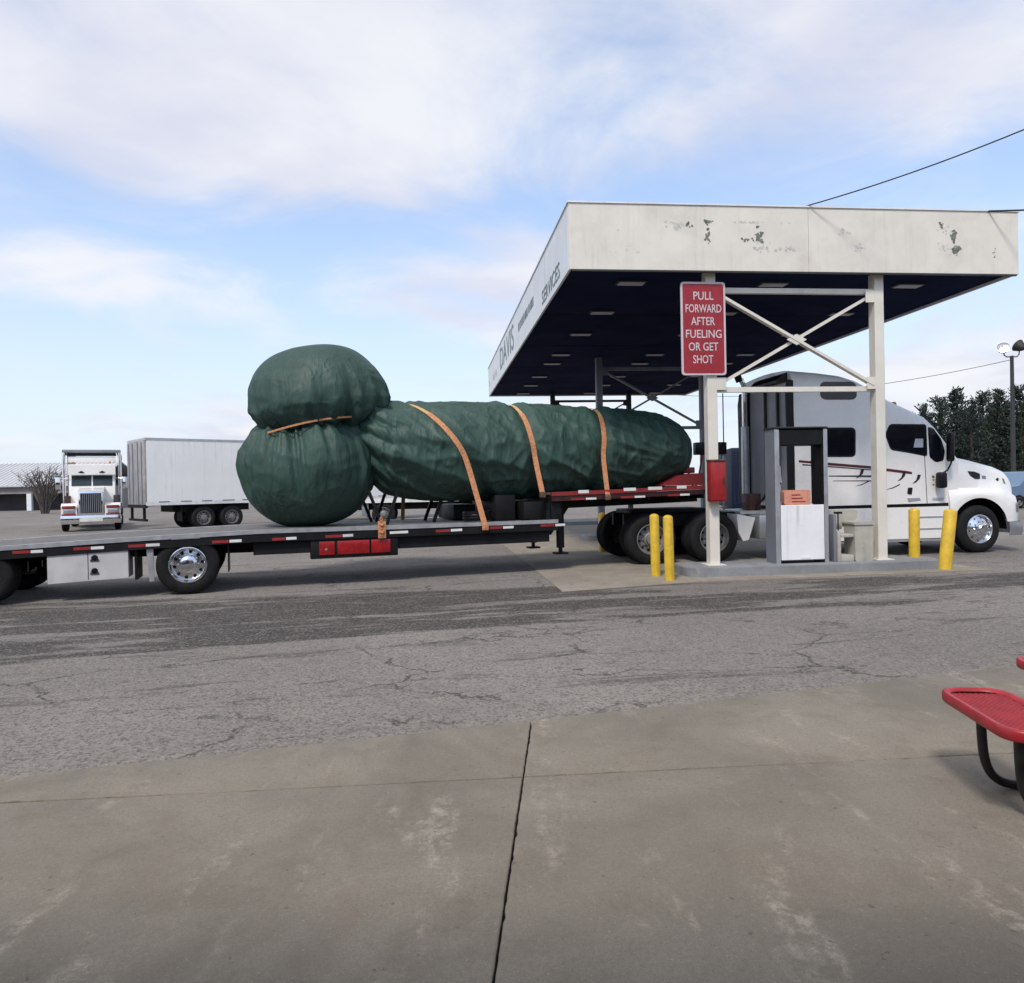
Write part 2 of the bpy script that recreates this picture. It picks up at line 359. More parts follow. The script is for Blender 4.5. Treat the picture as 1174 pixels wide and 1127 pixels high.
def put(name, me, parent=None, loc=(0, 0, 0), rot=(0, 0, 0), label=None, cat=None, group=None, kind=None):
    o = bpy.data.objects.new(name, me); col.objects.link(o); o.parent = parent
    o.location = loc; o.rotation_euler = rot
    if label: o['label'] = label
    if cat: o['category'] = cat
    if group: o['group'] = group
    if kind: o['kind'] = kind
    return o
def thing(name, label, cat, loc=(0, 0, 0), rz=0.0, group=None):
    o = put(name, None, None, loc, (0, 0, rz), label, cat, group); o.empty_display_size = .2; return o
def copy_thing(o, parent=None, top=True):
    c = o.copy(); col.objects.link(c); c.parent = parent
    for ch in o.children: copy_thing(ch, c)
    return c
def text_mesh(body, size, m, width=1.0, ext=.002, bold=0.0):
    cu = bpy.data.curves.new('lettering', 'FONT'); cu.body = body; cu.size = size; cu.align_x = 'CENTER'; cu.align_y = 'CENTER'; cu.extrude = ext; cu.resolution_u = 3; cu.offset = bold
    o = bpy.data.objects.new('lettering', cu); col.objects.link(o)
    bpy.context.view_layer.update()
    me = bpy.data.meshes.new_from_object(o.evaluated_get(bpy.context.evaluated_depsgraph_get()))
    bpy.data.objects.remove(o)
    for v in me.vertices: v.co.x *= width
    me.materials.clear(); me.materials.append(m); return me
def rounded(pts, r, n=4):
    out = []; k = len(pts)
    for i in range(k):
        p0, p, p1 = Vector(pts[i - 1]), Vector(pts[i]), Vector(pts[(i + 1) % k])
        a = (p0 - p); b = (p1 - p); rr = min(r, a.length * .48, b.length * .48)
        A = p + a.normalized() * rr; B = p + b.normalized() * rr
        for j in range(n + 1):
            q = j / n; out.append(tuple(A * (1 - q) ** 2 + p * 2 * q * (1 - q) + B * q * q))
    return out

# ------------------------------------------------------------------ ground
g = bmesh.new(); bmesh.ops.create_grid(g, x_segments=40, y_segments=40, size=700)
me = bpy.data.meshes.new('ground'); g.to_mesh(me); g.free(); me.materials.append(asphalt_m)
put('ground', me, loc=(0, 300, 0), kind='structure')

# canopy frame, used by the pad, islands and everything under the roof
CAN_O = on_ground(818, 648, .15); CAN_O.z = 0; CAN_A = 6.2
cu_, cv_ = Vector((math.cos(R(CAN_A)), math.sin(R(CAN_A)), 0)), Vector((-math.sin(R(CAN_A)), math.cos(R(CAN_A)), 0))
def can(u, v, z=0.0): return CAN_O + cu_ * u + cv_ * v + Vector((0, 0, z))

pad = put('concrete_pad', None, loc=CAN_O, rot=(0, 0, R(CAN_A)), kind='structure')
us = [-3.05, -.62, 2.0, 4.75]; vs = [None, 1.2, 5.0, 8.8, 12.6, 16.4, 20.0]
def pad_front(u): return lin0([(-3.05, -1.62), (-.62, -1.05), (4.75, -.85)], u)
def lin0(tab, x):
    for (a, fa), (b, fb) in zip(tab[:-1], tab[1:]):
        if x <= b + 1e-6: return fa + (fb - fa) * (x - a) / (b - a)
for i in range(len(us) - 1):
    for j in range(len(vs) - 1):
        a, b = us[i] + .006, us[i + 1] - .006
        lo = (pad_front(us[i]), pad_front(us[i + 1])) if j == 0 else (vs[j] + .006,) * 2
        m_ = MB().prism([(a, lo[0]), (b, lo[1]), (b, vs[j + 1] - .006), (a, vs[j + 1] - .006)], -.1, .012 + random.uniform(-.003, .003), 'z')
        m_.build('concrete_slab', pad_m, pad, sharp=0)

# sidewalk in front of the camera: slabs with open joints on a dark bed
walk = put('sidewalk', MB().prism([(-14, .9), (16, 9.45), (16, -9), (-14, -9)], -.05, .06, 'z').mesh('sidewalk', joint_m, 0), kind='structure')
def edge(x): return 4.875 + (x - .1) * (.291 if x > .1 else .272)       # outer edge of the walk
def lat(x, k): return 3.93 + x * .075 - k * 3.3
js = [.10 + 3.30 * k for k in range(-4, 5)]
def jx(k, y): return js[k] + (y - 4.9) * .073
for k in range(len(js) - 1):
    for rrow in range(-1, 3):
        gpp = .0035
        def yb(x): return edge(x) if rrow == -1 else lat(x, rrow) - .003
        def yl(x): return lat(x, rrow + 1) + .003
        poly = []
        for kk, fn, sg in ((k, yl, 1), (k + 1, yl, -1), (k + 1, yb, -1), (k, yb, 1)):
            x = js[kk]
            for _ in range(4): x = jx(kk, fn(x)) + sg * gpp
            poly.append((x, fn(x)))
        if poly[2][1] <= poly[1][1] + .05 or poly[3][1] <= poly[0][1] + .05: continue
        pe = []
        for q in range(4):
            p0, p1 = Vector(poly[q]), Vector(poly[(q + 1) % 4]); n = max(2, int((p1 - p0).length / .035)); nn = Vector((-(p1 - p0).y, (p1 - p0).x)).normalized()
            for m in range(n): pe.append(p0.lerp(p1, m / n) + nn * (abs(random.gauss(0, .0016)) + (random.uniform(.003, .010) if random.random() < .05 else 0)))
        ce = sum(pe, Vector((0, 0))) / len(pe); zt_ = .1 + random.uniform(-.002, .002); mbb = MB()
        def inset(p, d): return p + (ce - p).normalized() * d
        r0 = [mbb.bm.verts.new((p.x, p.y, .02)) for p in pe]; r1 = [mbb.bm.verts.new((p.x, p.y, zt_ - .006)) for p in pe]
        r2 = [mbb.bm.verts.new((*inset(p, .004), zt_ - .0015)) for p in pe]; r3 = [mbb.bm.verts.new((*inset(p, .009), zt_)) for p in pe]
        for a, b in ((r0, r1), (r1, r2), (r2, r3)):
            for q in range(len(pe)): mbb.bm.faces.new((a[q], a[(q + 1) % len(pe)], b[(q + 1) % len(pe)], b[q]))
        mbb.bm.faces.new(r3); mbb.bm.faces.new(r0[::-1])
        mbb.build('concrete_slab', walk_m, walk)
# fuel islands
for i, v in enumerate((0, 8.8, 17.2)):
    isl = put('fuel_island', None, loc=can(0, v), rot=(0, 0, R(CAN_A)), kind='structure')
    poly = rounded([(-.62, -.52), (4.25, -.52), (4.25, .55), (-.62, .55)], .3, 5)
    m_ = MB(); m_.prism(poly, 0, .15, 'z')
    m_.build('island_kerb', island_m, isl)
    if i == 0:
        lip = MB().prism(rounded([(-.60, -.50), (4.23, -.50), (4.23, .53), (-.60, .53)], .28, 5), .15, .158, 'z'); lip.build('island_top', island_m, isl)

# ------------------------------------------------------------------ unseen store added behind the camera: shades the walk, darkens window reflections
brick_m = mat('brown brick', (.16, .10, .075), .85, var=.2, vs=6, bump=.2, bs=30)
st_ = thing('added_shade_store', 'unseen brown brick store with a deep flat roof, added behind the viewer for shade', 'building', (0, -4.2, 0), 0)
MB().box(-30, -8, .11, 60, 0, 5.2).build('wall', brick_m, st_)
MB().box(-30.2, -.001, 3.55, 60.2, 3.9, 3.95, .02, 1).build('added_shade_roof', mat('brown fascia board', (.10, .075, .06), .7, var=.15), st_)
for k in range(8): MB().box(-18 + k * 5, .002, .9, -15 + k * 5, .05, 2.9).build('window', glass_dark, st_)
for k in range(6): MB().box(-20 + k * 8, 3.5, .11, -19.8 + k * 8, 3.7, 3.549).build('added_roof_post', dark_steel, st_)

# ------------------------------------------------------------------ fuel canopy
cano = thing('fuel_canopy', 'large flat fuel canopy with cream fascia and dark soffit on braced columns', 'canopy', CAN_O, R(CAN_A))
U0, U1, V0, V1, Z0, Z1 = -2.58, 5.83, -.27, 17.75, 5.36, 6.50
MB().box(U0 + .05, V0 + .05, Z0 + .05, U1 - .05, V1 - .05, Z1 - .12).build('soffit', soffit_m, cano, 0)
fc = []
su = [U0, 1.76, U1]                       # front fascia: two sheets meeting at a seam
for a, b in zip(su[:-1], su[1:]):
    fc.append(MB().box(a + .003, V0, Z0, b - .003, V0 + .045, Z1, .004, 1).build('fascia_panel', cream_steel, cano))
for a, b in zip(su[:-1], su[1:]): MB().box(a + .003, V1 - .045, Z0, b - .003, V1, Z1).build('fascia_panel', cream_steel, cano)
sv = [V0 + .05, 4.4, 8.8, 13.2, V1 - .05]
for a, b in zip(sv[:-1], sv[1:]):
    MB().box(U0, a + .003, Z0, U0 + .045, b - .003, Z1, .004, 1).build('fascia_panel', fascia_side, cano)
    MB().box(U1 - .045, a + .003, Z0, U1, b - .003, Z1, .004, 1).build('fascia_panel', fascia_side, cano)
MB().box(U0 - .02, V0 - .02, Z1 + .002, U1 + .02, V1 + .02, Z1 + .03).build('roof_edge', fascia_side, cano)
MB().box(U0 + .05, V0 - .015, Z0 - .03, U1 - .05, V0 + .03, Z0 - .002).build('drip_trim', dark_steel, cano)
# soffit seams
for k in range(1, 5):
    y = V0 + k * 3.6
    MB().box(U0 + .06, y, Z0 + .044, U1 - .06, y + .02, Z0 + .0495).build('soffit_seam', soffit_m, cano)
lamp_frame = MB().box(-.27, -.14, -.03, .27, .14, .0).mesh('lamp_frame', dark_steel)
lamp_lens_m = mat('frosted lamp lens', (.42, .42, .47), .5, var=.1)
lamp_lens = MB().box(-.24, -.11, -.045, .24, .11, -.031).mesh('lens', lamp_lens_m)
for u in (-1.24, 1.53, 4.27):
    for v in (.65, 3.0, 5.3, 8.15, 9.7, 12.4, 14.6, 17.0):
        lf = put('light_fixture', lamp_frame, cano, (u, v, Z0 + .049)); put('lens', lamp_lens, lf)
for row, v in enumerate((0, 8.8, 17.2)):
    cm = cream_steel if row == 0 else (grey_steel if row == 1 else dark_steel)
    hb = .09
    for u in (0, 3.19):
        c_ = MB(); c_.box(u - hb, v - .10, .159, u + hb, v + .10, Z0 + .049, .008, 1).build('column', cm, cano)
        MB().box(u - .17, v - .18, .159, u + .17, v + .18, .175).build('base_plate', cm, cano)
    zt, zb = 5.08, 3.30
    MB().box(.092, v - .045, zt - .045, 3.098, v + .045, zt + .045).build('tie_beam', cm, cano)
    MB().box(.092, v - .045, zb - .045, 3.098, v + .045, zb + .045).build('tie_beam', cm, cano)
    MB().bar((.12, v - .055, zt - .07), (3.07, v - .055, zb + .07), .05, .11, (0, -1, 0)).build('diagonal_brace', cm, cano)
    MB().bar((.12, v + .012, zb + .07), (3.07, v + .012, zt - .07), .05, .11, (0, -1, 0)).build('diagonal_brace', cm, cano)
    for u, z in ((.17, zt - .1), (3.02, zt - .1), (.17, zb + .1), (3.02, zb + .1)):
        MB().box(u - .09, v - .10, z - .11, u + .09, v - .088, z + .11).build('gusset_plate', cm, cano)
    MB().prism([(1.595 - .19, 4.19), (1.595, 4.09), (1.595 + .19, 4.19), (1.595, 4.29)], v - .10, v - .086).build('gusset_plate', cm, cano)
# worn-off sign remnants on the front fascia
def flakes(cx, cz, wd, ht, n, m, s0, s1):
    f = MB()
    for _ in range(int(n * 1.8)):
        x, z, r = random.gauss(cx, wd), random.gauss(cz, ht), random.uniform(s0 * .5, s1 * .85)
        k = random.randint(5, 7); a0 = random.random() * 6
        pts = [(x + r * random.uniform(.5, 1.2) * math.cos(a0 + i * 6.283 / k) * random.choice((.7, 1, 1.3)), z + r * random.uniform(.5, 1.2) * math.sin(a0 + i * 6.283 / k)) for i in range(k)]
        yy = random.uniform(.002, .004)
        f.bm.faces.new([f.bm.verts.new((a, V0 - yy, b)) for a, b in pts])
    return f.build('peeled_paint', m, cano, 0, kind='stuff')
def fpx(x, y): return on_plane(x, y, CAN_O, CAN_A, V0)
for x, y, wd, ht, n, m, s0, s1 in [(775, 257, .10, .04, 16, flake2_m, .015, .04), (790, 258, .02, .05, 5, flake_m, .015, .04), (812, 254, .06, .015, 9, flake_m, .015, .035), (812, 268, .025, .09, 12, flake_m, .015, .04),
        (857, 275, .05, .03, 7, flake_m, .015, .035), (870, 272, .035, .08, 14, flake_m, .015, .045), (875, 284, .10, .06, 12, flake2_m, .015, .04), (865, 255, .22, .006, 14, flake2_m, .01, .03),
        (1079, 258, .03, .03, 6, flake_m, .015, .035), (1093, 270, .03, .06, 14, flake_m, .02, .05), (1095, 287, .035, .04, 14, flake_m, .02, .05), (1083, 285, .08, .06, 14, flake2_m, .012, .03), (1085, 262, .07, .05, 8, flake2_m, .012, .03),
        (1140, 290, .02, .05, 6, flake_m, .01, .02), (985, 283, .05, .05, 9, flake2_m, .015, .035), (966, 266, .07, .05, 6, flake2_m, .015, .03), (905, 286, .12, .02, 9, flake2_m, .015, .04), (725, 283, .2, .1, 7, flake2_m, .01, .03)]:
    a, b = fpx(x, y); flakes(a, b, wd, ht, n, m, s0, s1)
# faded lettering on the left fascia (reads from the far end towards the near end)
def side_text(body, size, width, v, z, m):
    me = text_mesh(body, size, m, width, .003)
    put('lettering', me, cano, (U0 - .006, v, z), (R(90), 0, R(-90)))
side_text('DAVIS', 1.02, 1.55, 10.4, 5.93, letter_m)
side_text('SERVICES', .42, 1.30, 1.75, 5.62, letter_m)
for k in range(9):
    MB().box(U0 - .008, 4.15 + k * .34, 5.83, U0 - .002, 4.15 + k * .34 + random.uniform(.18, .29), 6.03).build('faded_letter_block', letter_m, cano, 0)
for v in (13.9, 14.5, 15.1, 16.9):
    MB().box(U0 - .008, v, 5.70, U0 - .002, v + .35, 5.9).build('faded_letter_block', flake2_m, cano, 0)

# the red sign on the near left column
sx0, sz1 = on_plane(780, 323, CAN_O, CAN_A, -.14); sx1, sz0 = on_plane(833, 430, CAN_O, CAN_A, -.14)
sgn = thing('warning_sign', 'tall red metal sign with white lettering about pulling forward, fixed to canopy column', 'sign', can((sx0 + sx1) / 2, -.14, (sz0 + sz1) / 2), R(CAN_A))
sw, sh = (sx1 - sx0) / 2, (sz1 - sz0) / 2
MB().prism(rounded([(-sw, -sh), (sw, -sh), (sw, sh), (-sw, sh)], .06), 0, .025).build('sign_border', sign_white, sgn)
MB().prism(rounded([(-sw + .035, -sh + .035), (sw - .035, -sh + .035), (sw - .035, sh - .035), (-sw + .035, sh - .035)], .05), -.004, -.0005).build('sign_face', sign_red, sgn)
for k, (t_, xo) in enumerate([('PULL', .0), ('FORWARD', 0), ('AFTER', -.01), ('FUELING', 0), ('OR GET', -.01), ('SHOT', -.02)]):
    zc = sh - (265 + k * 124 - 125) / 910 * 2 * sh
    tm = text_mesh(t_, .205, sign_white, .92 if len(t_) > 6 else 1.0, .0015, .0015)
    wx = max(v.co.x for v in tm.vertices) - min(v.co.x for v in tm.vertices); tw = {4: .36, 7: .64, 5: .43, 6: .53}[len(t_)] * (sw / .40)
    for v in tm.vertices: v.co.x *= tw / wx
    put('lettering', tm, sgn, (xo, -.007, zc), (R(90), 0, 0))
MB().box(-.06, .0255, -.5, .06, .038, .5).build('mounting_bracket', alu_dull, sgn)

# red cabinet on the same column
cx0, cz1 = on_plane(811, 529, CAN_O, CAN_A, -.2); cx1, cz0 = on_plane(829, 575, CAN_O, CAN_A, -.2)
cb = thing('extinguisher_cabinet', 'small red metal cabinet mounted on the left canopy column', 'cabinet', can(cx0 + .02, -.30, cz0), R(CAN_A))
hh_ = cz1 - cz0
MB().box(0, 0, 0, .28, .195, hh_, .01).build('cabinet_body', box_red, cb)
MB().box(.02, -.014, .03, .26, -.001, hh_ - .03, .006).build('cabinet_door', box_red, cb)
MB().box(-.01, -.02, hh_ + .001, .29, .195, hh_ + .03, .006).build('cabinet_lid', rust_m, cb)
MB().box(.225, -.03, hh_ * .45, .245, -.015, hh_ * .6).build('handle', dark_steel, cb)

# fuel dispenser
dp = thing('fuel_dispenser', 'grey framed fuel dispenser with open middle and blank white lower door', 'fuel pump', can(1.10, -.20, .158), R(CAN_A))
Wd, Dp, Ht = .97, .42, 2.42
MB().box(0, 0, 0, .05, Dp, Ht, .006, 1).build('side_panel', grey_steel, dp)
MB().box(Wd - .05, 0, 0, Wd, Dp, Ht, .006, 1).build('side_panel', grey_steel, dp)
MB().box(-.012, -.012, .0, .075, -.001, Ht - .02, .004, 1).build('front_post', alu_dull, dp)
MB().box(Wd - .062, -.012, .0, Wd + .012, -.001, Ht - .02, .004, 1).build('front_post', alu_dull, dp)
MB().box(.052, .01, Ht - .30, Wd - .052, Dp - .01, Ht - .02, .01, 1).build('header', black_steel, dp)
MB().box(-.02, -.02, Ht + .001, Wd + .02, Dp + .02, Ht + .03, .006, 1).build('top_cap', dark_steel, dp)
MB().box(.052, .012, .06, Wd - .052, Dp - .012, 1.03).build('lower_cabinet', black_steel, dp)
MB().box(.085, -.018, .06, Wd - .072, .010, 1.045, .008, 1).build('lower_door', pump_white, dp)
MB().box(Wd - .085, .02, 1.05, Wd - .052, Dp - .02, Ht - .301).build('inner_liner', black_steel, dp)
MB().box(.45, -.024, .085, .62, -.0185, .12).build('door_pull', pump_white, dp)
lb = thing('paper_notice', 'faded orange notice box standing on the white door of fuel dispenser', 'notice', can(1.10 + .17, -.17, .158 + 1.046), R(CAN_A))
MB().prism(rounded([(0, 0), (.50, 0), (.50, .27), (0, .27)], .04), 0, .10).build('notice_body', pink_label, lb)
for k in range(3): MB().box(.14, -.003, .05 + k * .06, .40 - k * .05, -.0005, .07 + k * .06).build('notice_line', box_red, lb, 0)
hose = MB(); hp = []
for k in range(25):
    q = k / 24; hp.append((.13 + .05 * math.sin(q * 9), .25 + .04 * math.cos(q * 7), 2.0 - q * .95))
hose.tube(hp, .022, 8).build('hose', black_plastic, dp)
MB().tube([(.15, .2, 1.75), (.14, .18, 1.6), (.16, .17, 1.45)], .045, 8).build('nozzle', alu_dull, dp)
MB().tube([(.15, .2, 1.42), (.15, .18, 1.3), (.16, .18, 1.2)], .04, 8).build('nozzle', alu_dull, dp)

# windscreen-washer stand and bin right of the dispenser
bn = thing('service_bin', 'beige plastic waste bin with windscreen washer basin beside fuel dispenser', 'bin', can(2.22, -.22, .158), R(CAN_A))
m_ = MB(); m_.prism(rounded([(.36, 0), (.70, 0), (.71, .66), (.35, .66)], .03), 0, .36); m_.build('bin_body', beige_plastic, bn)
m_ = MB(); m_.prism(rounded([(.33, .661), (.73, .661), (.73, .72), (.33, .72)], .02), -.02, .38); m_.build('bin_lid', beige_plastic, bn)
m_ = MB(); m_.prism(rounded([(.06, .56), (.34, .56), (.34, .60), (.62, .74), (.66, .88), (.60, .92), (.12, .92), (.06, .86)], .03), .40, .56); m_.build('hood', beige_plastic, bn)
MB().box(.04, .02, 0, .10, .38, .56, .01).build('leg', beige_plastic, bn)
MB().box(.101, .02, 0, .345, .38, .12, .01).build('base', beige_plastic, bn)
MB().box(.101, .02, .44, .345, .38, .50, .008).build('shelf', beige_plastic, bn)
MB().box(-.02, .05, .0, .035, .35, .86, .01).build('back_post', grey_steel, bn)
MB().tube([(.15, .2, .501), (.15, .2, .86)], .012, 8).build('squeegee_handle', black_plastic, bn)
MB().box(.08, .17, .861, .22, .23, .90, .006).build('squeegee_head', black_plastic, bn)

# ------------------------------------------------------------------ bollards
def bollard(p, h, r, lean, label, cap=False):
    b = thing('bollard', label, 'bollard', p, 0, 'yellow bollards around the fuel islands')
    b.rotation_euler = lean
    prof = [(0, -.05), (r, -.05), (r, h - .04)] + [(r * math.cos(a), h - .04 + .05 * math.sin(a)) for a in (R(20), R(45), R(70))] + [(0, h + .012)]
    m_ = MB().lathe_y(prof, 28)
    for v in m_.bm.verts: v.co = Vector((v.co.x, -v.co.z, v.co.y))
    m_.build('post', yellow, b, 40)
    return b
bollard(on_ground(752, 661), 1.10, .082, (0, R(-.6), 0), 'yellow bollard left of the canopy column, the one farther from camera')
bollard(on_ground(768, 666), 1.10, .082, (0, R(-.8), 0), 'yellow bollard left of the canopy column, the one nearest the camera')
bollard(can(3.99, .18, .152), .92, .095, (0, R(.5), 0), 'upright yellow bollard standing before the white truck fairing')
bollard(on_ground(1083, 653), 1.08, .108, (R(-3), R(8.5), 0), 'leaning yellow bollard beside the front wheel of white truck')
bollard(on_ground(691, 633), .95, .09, (0, 0, 0), 'yellow bollard glimpsed under the trailer behind its landing legs')

# ------------------------------------------------------------------ wheels
def make_wheel_meshes():
    R0, wdt = .515, .27
    pr = [(.30, .02), (.335, .0), (.40, -.012), (.46, 0.0), (.495, .025), (R0, .05)]
    for k in range(4):
        y = .05 + (k + 1) * .17 / 5
        pr += [(R0, y - .012), (R0 - .014, y - .010), (R0 - .014, y + .010), (R0, y + .012)]
    pr += [(R0, .22), (.495, .245), (.46, .27), (.40, .282), (.335, .27), (.30, .25), (.30, .02)]
    tyre = MB().lathe_y(pr, 56).mesh('tyre', rubber, 40)
    # convex disc (steer axle): polished, bulging outward (towards -y)
    pc = [(.300, .03), (.312, .0), (.30, -.004), (.285, .012), (.275, .035), (.20, -.005), (.155, -.03), (.15, -.045), (.12, -.055), (.115, -.10), (.09, -.125), (0, -.13)]
    conv = MB().lathe_y(pc, 48).mesh('rim', alu, 30)
    # concave disc (drive and trailer axles)
    pk = [(.300, .03), (.312, .0), (.30, -.004), (.287, .02), (.275, .10), (.24, .135), (.15, .12), (.145, .06), (.11, .045), (.105, -.01), (.06, -.02), (0, -.02)]
    conc = MB().lathe_y(pk, 48).mesh('rim', alu, 30)
    conc_d = MB().lathe_y(pk, 48).mesh('rim', mat('grimy wheel steel', (.22, .21, .20), .55, .4, var=.2, vs=9, dirt=.6, dirtc=(.05, .045, .04)), 30)
    def holes(rad, y, r):
        h = MB()
        for k in range(10):
            a = k * math.pi / 5 + .15
            h.lathe_y([(0, -.003), (r, -.003), (r, .02)], 12, (rad * math.cos(a), y, rad * math.sin(a)))
        return h.mesh('hand_holes', black_plastic, 30)
    def nuts(rad, y):
        h = MB()
        for k in range(10):
            a = k * math.pi / 5
            h.lathe_y([(0, -.035), (.014, -.03), (.017, 0), (.017, .02)], 8, (rad * math.cos(a), y, rad * math.sin(a)))
        return h.mesh('wheel_nuts', chrome, 40)
    return dict(tyre=tyre, conv=conv, conc=conc, concd=conc_d, hconv=holes(.232, .016, .026), hconc=holes(.225, .125, .028), nconv=nuts(.165, -.028), nconc=nuts(.165, .115))
WM = make_wheel_meshes()
def wheel(parent, x, y, far=False, kind='conc', dual=False, s=1.0, name='wheel'):
    """wheel whose outer face is at y; far=True turns it to face +y"""
    rz = math.pi if far else 0
    wo_ = put(name, WM['tyre'], parent, (x, y, .515 * s), (0, 0, rz)); wo_.scale = (s, s, s)
    rim = put('rim', WM[kind], wo_)
    put('hand_holes', WM['hconv' if kind == 'conv' else 'hconc'], wo_, kind='stuff'); put('wheel_nuts', WM['nconv' if kind == 'conv' else 'nconc'], wo_, kind='stuff')
    if dual:
        w2 = put(name, WM['tyre'], parent, (x, y + (-.32 if far else .32) * s, .515 * s), (0, 0, rz)); w2.scale = (s, s, s)
    return wo_

# ------------------------------------------------------------------ tractor
TB = on_ground(1125, 634); TA = 9.5
TA = 8.6
trk = thing('semi_tractor', 'white sleeper semi tractor with maroon stripes parked behind the fuel island', 'truck', TB, R(TA))
YC = 1.22
def trp(x, y, off=0.0): return on_plane(x, y, TB, TA, off)
def lin(tab, x):
    if x <= tab[0][0]: return tab[0][1]
    for (a, fa), (b, fb) in zip(tab[:-1], tab[1:]):
        if x <= b: return fa + (fb - fa) * (x - a) / (b - a)
    return tab[-1][1]
HWT = [(-4.3, 1.21), (-3.9, 1.22), (-1.28, 1.22), (-.42, 1.10)]
def hw(x): return lin(HWT, x)
def side(x, z=0): return YC - hw(x)
ROOF = [(-4.27, 3.97), (-3.62, 3.92), (-3.1, 3.86), (-2.75, 3.76), (-2.4, 3.58), (-2.05, 3.34), (-1.62, 3.14), (-1.25, 2.96), (-1.0, 2.76), (-.42, 2.12)]
def cab_section(x):
    zt, h_ = lin(ROOF, x), hw(x); r = .30 if x < -2.3 else (.30 - .12 * min(1, (x + 2.3) / 1.0)); zb = 1.10
    lean = .10 * max(0, (zt - 2.6)) / 1.3
    pts = []
    for k in range(7):
        z = zb + (zt - r - zb) * k / 6; pts.append((h_ - lean * max(0, (z - 2.75)) / 1.2, z))
    hx = pts[-1][0]
    for k in range(1, 7):
        a = k * math.pi / 12; pts.append((hx - r + r * math.cos(a), zt - r + r * math.sin(a)))
    for k in range(1, 4): pts.append(((hx - r) * (1 - k / 3), zt + .04 * math.sin(k / 3 * math.pi / 2)))
    left = [(x, YC - a, z) for a, z in pts]; right = [(x, YC + a, z) for a, z in pts[-2::-1]]
    return left + right
xs = [-4.27, -4.1, -3.9, -3.62, -3.3, -3.1, -2.9, -2.75, -2.55, -2.4, -2.22, -2.05, -1.85, -1.62, -1.45, -1.25, -1.1, -1.0, -.85, -.7, -.55, -.42]
m_ = MB().loft([cab_section(x) for x in xs]); m_.build('cab_body', white_paint, trk, 40)
def plate(parent, pts, m, off=.006, th=.014, name='panel', label=None, yf=side):
    mm = MB(); mm.prism(pts, lambda a, b: yf(a, b) - off, lambda a, b: yf(a, b) - off + th)
    o = mm.build(name, m, parent, 30)
    if label: o['label'] = label
    return o
def P(*pp): return [trp(x, y) for x, y in pp]
# side extenders behind the sleeper, back wall, stack
MB().prism([(-4.275, 1.25), (-4.275, 3.72), (-4.40, 3.74), (-4.44, 3.55), (-4.42, 1.25)], .02, .06).build('side_extender', black_plastic, trk)
MB().prism([(-4.275, 1.15), (-4.275, 3.70), (-4.40, 3.70), (-4.44, 3.45), (-4.42, 1.15)], 1.92, 2.24).build('side_extender', black_plastic, trk)
MB().box(-4.30, .12, 1.2, -4.275, 1.9, 3.66).build('sleeper_back', mat('grey sleeper back', (.30, .29, .31), .5, var=.06), trk)
MB().box(-4.36, .55, 1.4, -4.301, .60, 3.6).build('back_wall_rib', dark_steel, trk); MB().box(-4.36, 1.1, 1.4, -4.301, 1.14, 3.6).build('back_wall_rib', dark_steel, trk)
MB().prism([(-4.28, 3.72), (-4.28, 3.92), (-4.38, 3.88), (-4.50, 3.76), (-4.50, 3.72)], .25, 1.5).build('roof_fairing_tail', black_plastic, trk)
sk = MB().tube([(-4.52, 1.72, .75), (-4.52, 1.72, 3.72), (-4.54, 1.72, 3.86), (-4.60, 1.72, 3.98)], .06, 16).build('exhaust_stack', chrome, trk)
MB().tube([(-4.52, 1.72, 1.2), (-4.52, 1.72, 2.9)], .09, 16).build('heat_shield', alu_dull, sk)
MB().tube([(-4.63, 1.72, 3.93), (-4.70, 1.71, 4.10)], .08, 12).build('stack_cap', black_steel, sk)
# windows
win = rounded(P((945, 492), (979, 492), (979, 522), (945, 522)), .09); plate(trk, rounded(P((943, 490), (981, 490), (981, 524), (943, 524)), .11), black_plastic, .004, name='window_gasket'); plate(trk, win, glass_dark, .010, name='sleeper_window')
plate(trk, rounded(P((942, 437), (984, 437), (984, 458), (942, 458)), .14), glass_dark, .004, .05, name='upper_sleeper_window', yf=lambda a, b: side(a) + .10 * max(0, lin(ROOF, a) - 2.6) / 1.3 * max(0, b - 2.75) / 1.2)
DW = [(1016, 498), (1021, 488), (1060.5, 488), (1062, 522), (1040, 517), (1022, 514)]
plate(trk, rounded(P((1014.5, 498), (1020, 486), (1062, 486.3), (1063.5, 523.5), (1040, 519), (1021, 516)), .07), black_plastic, .004, name='window_gasket')
plate(trk, rounded(P(*DW), .06), glass_dark, .010, name='door_window')
VW = [(1064, 489), (1071, 491), (1081, 503), (1086, 517), (1084, 528), (1074, 530), (1066, 524)]
plate(trk, rounded(P(*VW), .05), glass_dark, .006, .02, name='vent_window')
plate(trk, P((1049, 503), (1058, 503), (1058, 513), (1047, 513)), mat('painted window reflection', (.35, .4, .45), .4), .0115, .001, name='painted_reflection')  # pale plate paints a bright reflection onto the door window
# windscreen: slab on the raked front
wsm = MB(); a_, b_ = (-1.0, 2.76), (-.42, 2.12)
dx, dz = b_[0] - a_[0], b_[1] - a_[1]; nx, nz = -dz / math.hypot(dx, dz), dx / math.hypot(dx, dz)
secs = []
for q in (0.06, .94):
    x, z = a_[0] + dx * q, a_[1] + dz * q; h_ = hw(x) - .13
    secs.append([(x + nx * .012 + .02 * (1 - (y / h_) ** 2), YC + y, z + nz * .012 + .045) for y in [h_ * k / 5 for k in range(-5, 6)]])
wsm.loft(secs, False).build('windscreen', glass_dark, trk)
